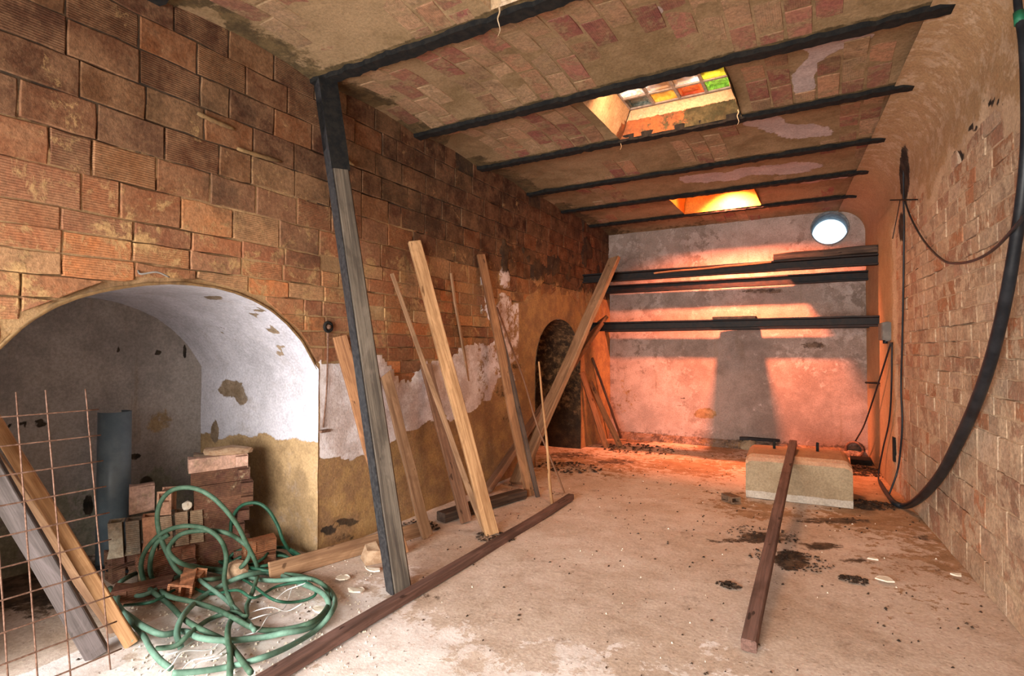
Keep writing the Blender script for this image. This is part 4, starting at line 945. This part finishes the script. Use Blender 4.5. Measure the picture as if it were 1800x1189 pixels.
# ------------------------------------------------------------------ concrete block, pump, bits
A = Fl(1311, 874); B_ = Fl(1500, 895); ux = (B_ - A).normalized(); uy = Vector((-ux.y, ux.x, 0)); LB = (B_ - A).length
v = []; f = []; c = []
secs = [(0, .0), (0, .05), (0, .09), (0, .2), (0, .34), (0, .36), (.012, .385), (.05, .41), (.60, .41), (.64, .385), (.65, .36), (.65, 0)]
xsb = [0, .004, .03, .06] + lin(.12, LB - .12, 9) + [LB - .06, LB - .03, LB - .004, LB]
for i, s in enumerate(xsb):
    e = min(s, LB - s); dr = .045 * (1 - min(1, e / .06)) ** 2
    for (d_, z_) in secs:
        z2 = z_ - (dr if z_ > .3 else 0); p = A + ux * s + uy * d_ + Vector((0, 0, z2)); nz = .006 * n3(p.x, p.y, p.z, 7)
        v.append((p.x + nz, p.y + nz, p.z)); c.append((.8 if z_ < .07 else 0, .9 if z_ > .35 else .12, 0))
ns = len(secs)
for i in range(len(xsb) - 1):
    for j in range(ns - 1): a = i * ns + j; f.append((a, a + ns, a + ns + 1, a + 1))
f.append(tuple(range(ns))); f.append(tuple((len(xsb) - 1) * ns + j for j in range(ns))[::-1])
f = [q[::-1] for q in f]
# dense rows on the front face for the render
blk = empty('concrete_block', A); tag(blk, 'low grey concrete plinth block with two bolts on top', 'block')
child(mk('body', v, f, M['conc'], None, False, attrs=c), blk)
for (px, py) in [(1361, 789), (1437, 794)]:
    p = Fl(px, py, .41); child(MB().tube([p + Vector((0, 0, -.02)), p + Vector((0, 0, .07)), p + Vector((.003, 0, .085))], .013, 8).build('bolt', M['iron'], None, True), blk)
p = Fl(1285, 882)
me = hollow_brick_mesh(.16, .10, .06, 1, 1, (.10, .06, .04, 0), M['brickP']); o = link('wood_scrap', me); o.location = p; o.rotation_euler = (0, 0, .7); tag(o, 'small dark box-shaped scrap left of the concrete block', 'scrap')
p = Fl(1515, 815)
pump = empty('pump', p); tag(pump, 'small dark round pump standing in the far right corner', 'pump')
pc = Dp(1504, 790, 7.2); axis = Vector((-.35, -.93, .0))
child(MB().tube([pc - axis * .16, pc - axis * .15, pc + axis * .04, pc + axis * .05], [.05, .085, .10, .10], 16, False).build('body', M['iron'], None, True), pump)
child(MB().tube([pc + axis * .045 + Vector((math.cos(a) * .095, 0.3 * -math.cos(a) * .095, math.sin(a) * .095)) for a in lin(0, 6.2832, 22)], .016, 6).build('flange', M['rust'], None, True), pump)
child(MB().tube([pc + Vector((0, .05, .08)), pc + Vector((0, .05, .14)), pc + Vector((.10, .05, .14))], .03, 8).build('inlet', M['iron'], None, True), pump)
child(MB().box(p.x - .12, p.x + .1, p.y - .12, p.y + .15, 0, max(.06, pc.z - .09)).build('base', M['iron']), pump)
o = board('steel_bar', Fl(1300, 771, .14), Fl(1400, 776, .14), .05, .045, M['girder'], (0, 1, 0)); o['label'] = ''; tag(o, 'dark steel bar lying behind the concrete block', 'bar')
q = Fl(1312, 800); o = chunk('rubble_stone', Fl(1316, 786, .02), .14, .12, .11, M['conc'], 12); tag(o, 'grey stone supporting the dark bar behind the concrete block', 'stone')
q = Fl(1385, 790); 
def heap(name, c, r, n, mat, label, cat='debris', hh=.03, sz=.012):
    m = MB()
    for i in range(n):
        a = U(0, 6.283); d_ = r * math.sqrt(R()) ; x = c.x + math.cos(a) * d_ * 1.3; y = c.y + math.sin(a) * d_; z_ = hh * max(0, 1 - d_ / r) * R()
        s = sz * U(.5, 1.6); rz = U(0, 3.14); e = U(.3, .7)
        cr, sr = math.cos(rz), math.sin(rz); P = [(-s, -s * e), (s, -s * e * .7), (s * .8, s * e), (-s * .7, s * e * .8)]
        vv = [(x + a_ * cr - b_ * sr, y + a_ * sr + b_ * cr, z_ + U(0, .006)) for a_, b_ in P] + [(x + U(-.3, .3) * s, y + U(-.3, .3) * s, z_ + s * U(.3, .8))]
        m.add(vv, [(0, 1, 4), (1, 2, 4), (2, 3, 4), (3, 0, 4), (3, 2, 1, 0)])
    o = m.build(name, mat); tag(o, label, cat, None, 'stuff'); return o
heap('dirt_heap', Fl(1530, 888), .16, 260, M['dirt'], 'black dirt heap at the right foot of the concrete block')
heap('dirt_heap', Fl(1515, 830), .25, 260, M['dirt'], 'black dirt heap around the foot of the pump', hh=.08, sz=.02)
heap('leaf_litter', Fl(1280, 1030), .055, 70, M['dirt'], 'small dark clump of leaf litter left of the leaning bar', hh=.015)
heap('leaf_litter', Fl(1500, 1020), .06, 70, M['dirt'], 'small dark clump of leaf litter right of the leaning bar', hh=.012)
heap('leaf_litter', Fl(740, 925), .13, 120, M['dirt'], 'dark dust scattered right of the prop foot', hh=.01)
heap('leaf_litter', Fl(870, 945), .12, 120, M['dirt'], 'dark dust around the foot of the pine plank', hh=.012)
heap('leaf_litter', Fl(1000, 822), .30, 170, M['dirt'], 'dark leaf litter before the small doorway', hh=.03, sz=.018)
heap('leaf_litter', Fl(1120, 790), .4, 170, M['dirt'], 'dark leaf litter at the foot of the far wall', hh=.03, sz=.02)
heap('leaf_litter', Fl(1390, 985), .2, 200, M['dirt'], 'dark soil smear right of the leaning bar', hh=.01, sz=.009)
heap('leaf_litter', Fl(1340, 940), .2, 160, M['dirt'], 'dark soil smear in front of the concrete block', hh=.008, sz=.009)
# scattered specks over the floor
m = MB()
for i in range(800):
    y = U(1.2, 8.3); x = U(-3.0, rx(y) - .03); s = U(.002, .007) * (1 + y * .16)
    if n3(x, y, 0, 1.4) < U(-.5, .3): continue
    rz = U(0, 3.14); cr, sr = math.cos(rz), math.sin(rz); e = U(.3, .8)
    P = [(-s, -s * e), (s, -s * e * .6), (s * .7, s * e), (-s * .8, s * e * .7)]
    m.add([(x + a * cr - b * sr, y + a * sr + b * cr, -.004) for a, b in P] + [(x + s * .2, y, s * .25 + .003)], [(0, 1, 4), (1, 2, 4), (2, 3, 4), (3, 0, 4)])
tag(m.build('floor_crumbs', M['dirt']), 'dark crumbs and bits scattered over the concrete floor', 'debris', None, 'stuff')
m = MB()
for i in range(600):
    if R() < .85: p = Fl(U(230, 660), U(985, 1189)); x, y = p.x, p.y
    else: y = U(1.0, 7); x = U(-2.6, rx(y) - .05)
    s = U(.002, .009); rz = U(0, 3.14); cr, sr = math.cos(rz), math.sin(rz); e = U(.4, .9)
    P = [(-s, -s * e), (s, -s * e * .6), (s * .7, s * e), (-s * .8, s * e * .7)]
    m.add([(x + a * cr - b * sr, y + a * sr + b * cr, -.004) for a, b in P] + [(x, y + s * .2, s * .22 + .003)], [(0, 1, 4), (1, 2, 4), (2, 3, 4), (3, 0, 4)])
tag(m.build('plaster_crumbs', M['flake']), 'pale plaster crumbs strewn round the hoses and floor', 'debris', None, 'stuff')
def flake(px, py, s, lab, rz=0, dz=.01):
    p = Fl(px, py, dz); n = 9; v = []; pts = [(s * (1 + .45 * n3(k * 1.7, px * .1, py * .1)) * math.cos(k / n * 6.283), s * .7 * (1 + .45 * n3(k * 2.3, py * .1, 3)) * math.sin(k / n * 6.283)) for k in range(n)]
    for (a, b) in pts: v.append((p.x + a, p.y + b, p.z + .004 + .012 * n3(a * 20, b * 20, px)))
    for (a, b) in pts: v.append((p.x + a * .98, p.y + b * .98, p.z + .012 + .012 * n3(a * 20, b * 20, px)))
    f = [tuple(range(n))[::-1], tuple(range(n, 2 * n))] + [(k, (k + 1) % n, n + (k + 1) % n, n + k) for k in range(n)]
    tag(mk('plaster_flake', v, f, M['flake']), lab, 'plaster flake', 'fallen plaster flakes')
for (px, py, s, lab) in [(627, 1040, .055, 'large cream plaster flake left of the prop foot'), (602, 1018, .05, 'cream plaster flake under the floor board, left of the wooden wedge'), (585, 1052, .045, 'cream plaster flake at the right edge of the hose coil'), (655, 1003, .05, 'cream plaster flake in front of the wooden wedge'), (471, 955, .045, 'cream plaster flake by the foot of the white jamb'), (488, 976, .04, 'white curled plaster flake on the dark cable coil'), (470, 982, .035, 'small plaster flake below the curled one on the cable coil'), (1556, 1021, .05, 'flat cream flake on the open floor right of the leaning bar'), (1680, 1013, .03, 'small white flake near the right wall'), (1535, 985, .03, 'small pale flake right of the dark soil smear'), (560, 1075, .04, 'cream plaster flake just below the hose coil')]:
    flake(px, py, s, lab)
# wedge lump
wc = Fl(652, 985)
v = [Vector(t) for t in [(-.075, -.05, 0), (.085, -.06, 0), (.09, .06, 0), (-.07, .06, 0), (-.06, -.02, .09), (.03, -.035, .075), (.06, .045, .07), (-.055, .05, .10)]]
v = [wc + Matrix.Rotation(-.5, 3, 'Z') @ (t * 1.0) for t in v]
tag(mk('wooden_wedge', v, [(0, 3, 2, 1), (4, 5, 6, 7), (0, 1, 5, 4), (1, 2, 6, 5), (2, 3, 7, 6), (3, 0, 4, 7)], M['stone']), 'tan wedge-shaped lump lying against the floor board left of the prop', 'wedge')

# ------------------------------------------------------------------ right wall: hose, cables, junction box
def rp_(px, py, off):
    p = Rw(px, py, off)
    return Rw(px, py, off + .022) if 6.5 < p.y < 7.6 else p
hp = [(1786, -40, .09), (1790, 15, .09), (1799, 80, .09), (1803, 160, .09), (1804, 240, .09), (1800, 310, .09), (1792, 380, .09), (1783, 440, .09), (1772, 505, .09), (1757, 575, .08), (1738, 645, .07), (1714, 712, .06), (1688, 770, .05), (1658, 828, .045)]
P = [rp_(*q) for q in hp] + [Rw(1630, 864, .05), Rw(1608, 883, .06), Fl(1590, 890, .03), Fl(1572, 884, .03), Fl(1558, 866, .03), Fl(1547, 848, .03)]
nP = len(spline(P, 6)); rad = [.015 + .017 * min(1, i / (nP * .6)) if i < nP * .74 else .032 - .016 * (i - nP * .74) / (nP * .26) for i in range(nP)]
big = MB().tube(spline(P, 6), rad, 12).build('black_hose', M['blackrub'], None, True); tag(big, 'thick black hose hanging down the right wall and trailing on the floor', 'hose')
p0_, p1_ = rp_(1791, 22, .09), rp_(1793, 42, .09); child(MB().tube([p0_, p1_], .021, 12).build('green_tape', M['greentape'], None, True), big)
def cable(pts, r, lab, mat='blackrub', name='black_cable'):
    return tag(MB().tube(spline(pts, 6), r, 8).build(name, M[mat], None, True), lab, 'cable')
cable([rp_(1589, 262, .02), rp_(1588, 330, .02), rp_(1589, 400, .02), rp_(1588, 500, .02), rp_(1586, 600, .02), rp_(1584, 680, .02), rp_(1586, 740, .02), rp_(1583, 790, .03), rp_(1577, 830, .03), Fl(1562, 872, .02)], .0085, 'vertical black cable running down the far right wall')
cable([rp_(1590, 352, .02), rp_(1602, 385, .04), rp_(1625, 425, .06), rp_(1655, 456, .06), rp_(1678, 463, .06), rp_(1712, 458, .06), rp_(1745, 440, .07), rp_(1775, 410, .12), rp_(1805, 375, .12)], .008, 'thin dark cable sagging between the vertical cable and the black hose', 'blackrub')
cable([rp_(1568, 602, .03), rp_(1567, 680, .03), rp_(1563, 740, .03), rp_(1552, 790, .04), Fl(1544, 838, .03), Fl(1552, 862, .02), Fl(1572, 885, .02)], .008, 'black cable dropping from the junction box straight to the floor')
bx_ = rp_(1566, 603, .03); cable([bx_, bx_.lerp(pc, .35) + Vector((0, 0, -.03)), bx_.lerp(pc, .7) + Vector((0, 0, -.02)), pc + Vector((0, .03, .10))], .009, 'black cable slanting from the junction box to the pump')
cable([rp_(1582, 352, .03), rp_(1576, 385, .03), rp_(1569, 420, .03)], .004, 'very thin wire hanging beside the top of the vertical cable')
jb = rp_(1564, 583, 0); box_ = empty('junction_box', jb); tag(box_, 'grey junction box fixed on the far right wall', 'junction box')
ca = math.atan(RK)
def rbox(name, y0, y1, z0, z1, x0, x1, mat):
    m = MB(); c_ = .012
    vs = []
    for (x, i) in ((x0, 0), (x1 - .01, 0), (x1, c_)):
        for (y, z) in ((y0 + i, z0 + i), (y1 - i, z0 + i), (y1 - i, z1 - i), (y0 + i, z1 - i)): vs.append((jb.x + RK * y - x, jb.y + y, jb.z + z))
    f = [(8, 9, 10, 11)] + [(k * 4 + q, k * 4 + (q + 1) % 4, k * 4 + 4 + (q + 1) % 4, k * 4 + 4 + q) for k in range(2) for q in range(4)]
    m.add(vs, f); return child(m.build(name, mat), box_)
rbox('body', -.11, .11, -.09, .09, -.01, .085, M['greyplast']); rbox('cover', -.04, .115, -.10, .10, -.01, .05, M['greyplast'])
child(MB().tube([jb + Vector((-.04, 0, -.09)), jb + Vector((-.04, 0, -.125))], .022, 10).build('gland', M['blackrub'], None, True), box_)
a, b = rp_(1565, 352, .03), rp_(1612, 351, .03); cable([a, a.lerp(b, .5), b], .006, 'thin iron crossbar holding the cables under the soot slot', 'iron', 'iron_bracket')['category'] = 'bracket'
a, b = Bk(1522, 673, YB - .15), rp_(1545, 674, .02); cable([a, a.lerp(b, .5), b], .012, 'short iron stub sticking out of the far right corner', 'iron', 'iron_stub')['category'] = 'stub'
# dark slot at the foot of the right wall
sp = rp_(1572, 790, .0); MB().box(sp.x - .012, sp.x + .02, sp.y - .04, sp.y + .05, sp.z - .12, sp.z + .12).build('vent_slot', M['iron'], wall_right)
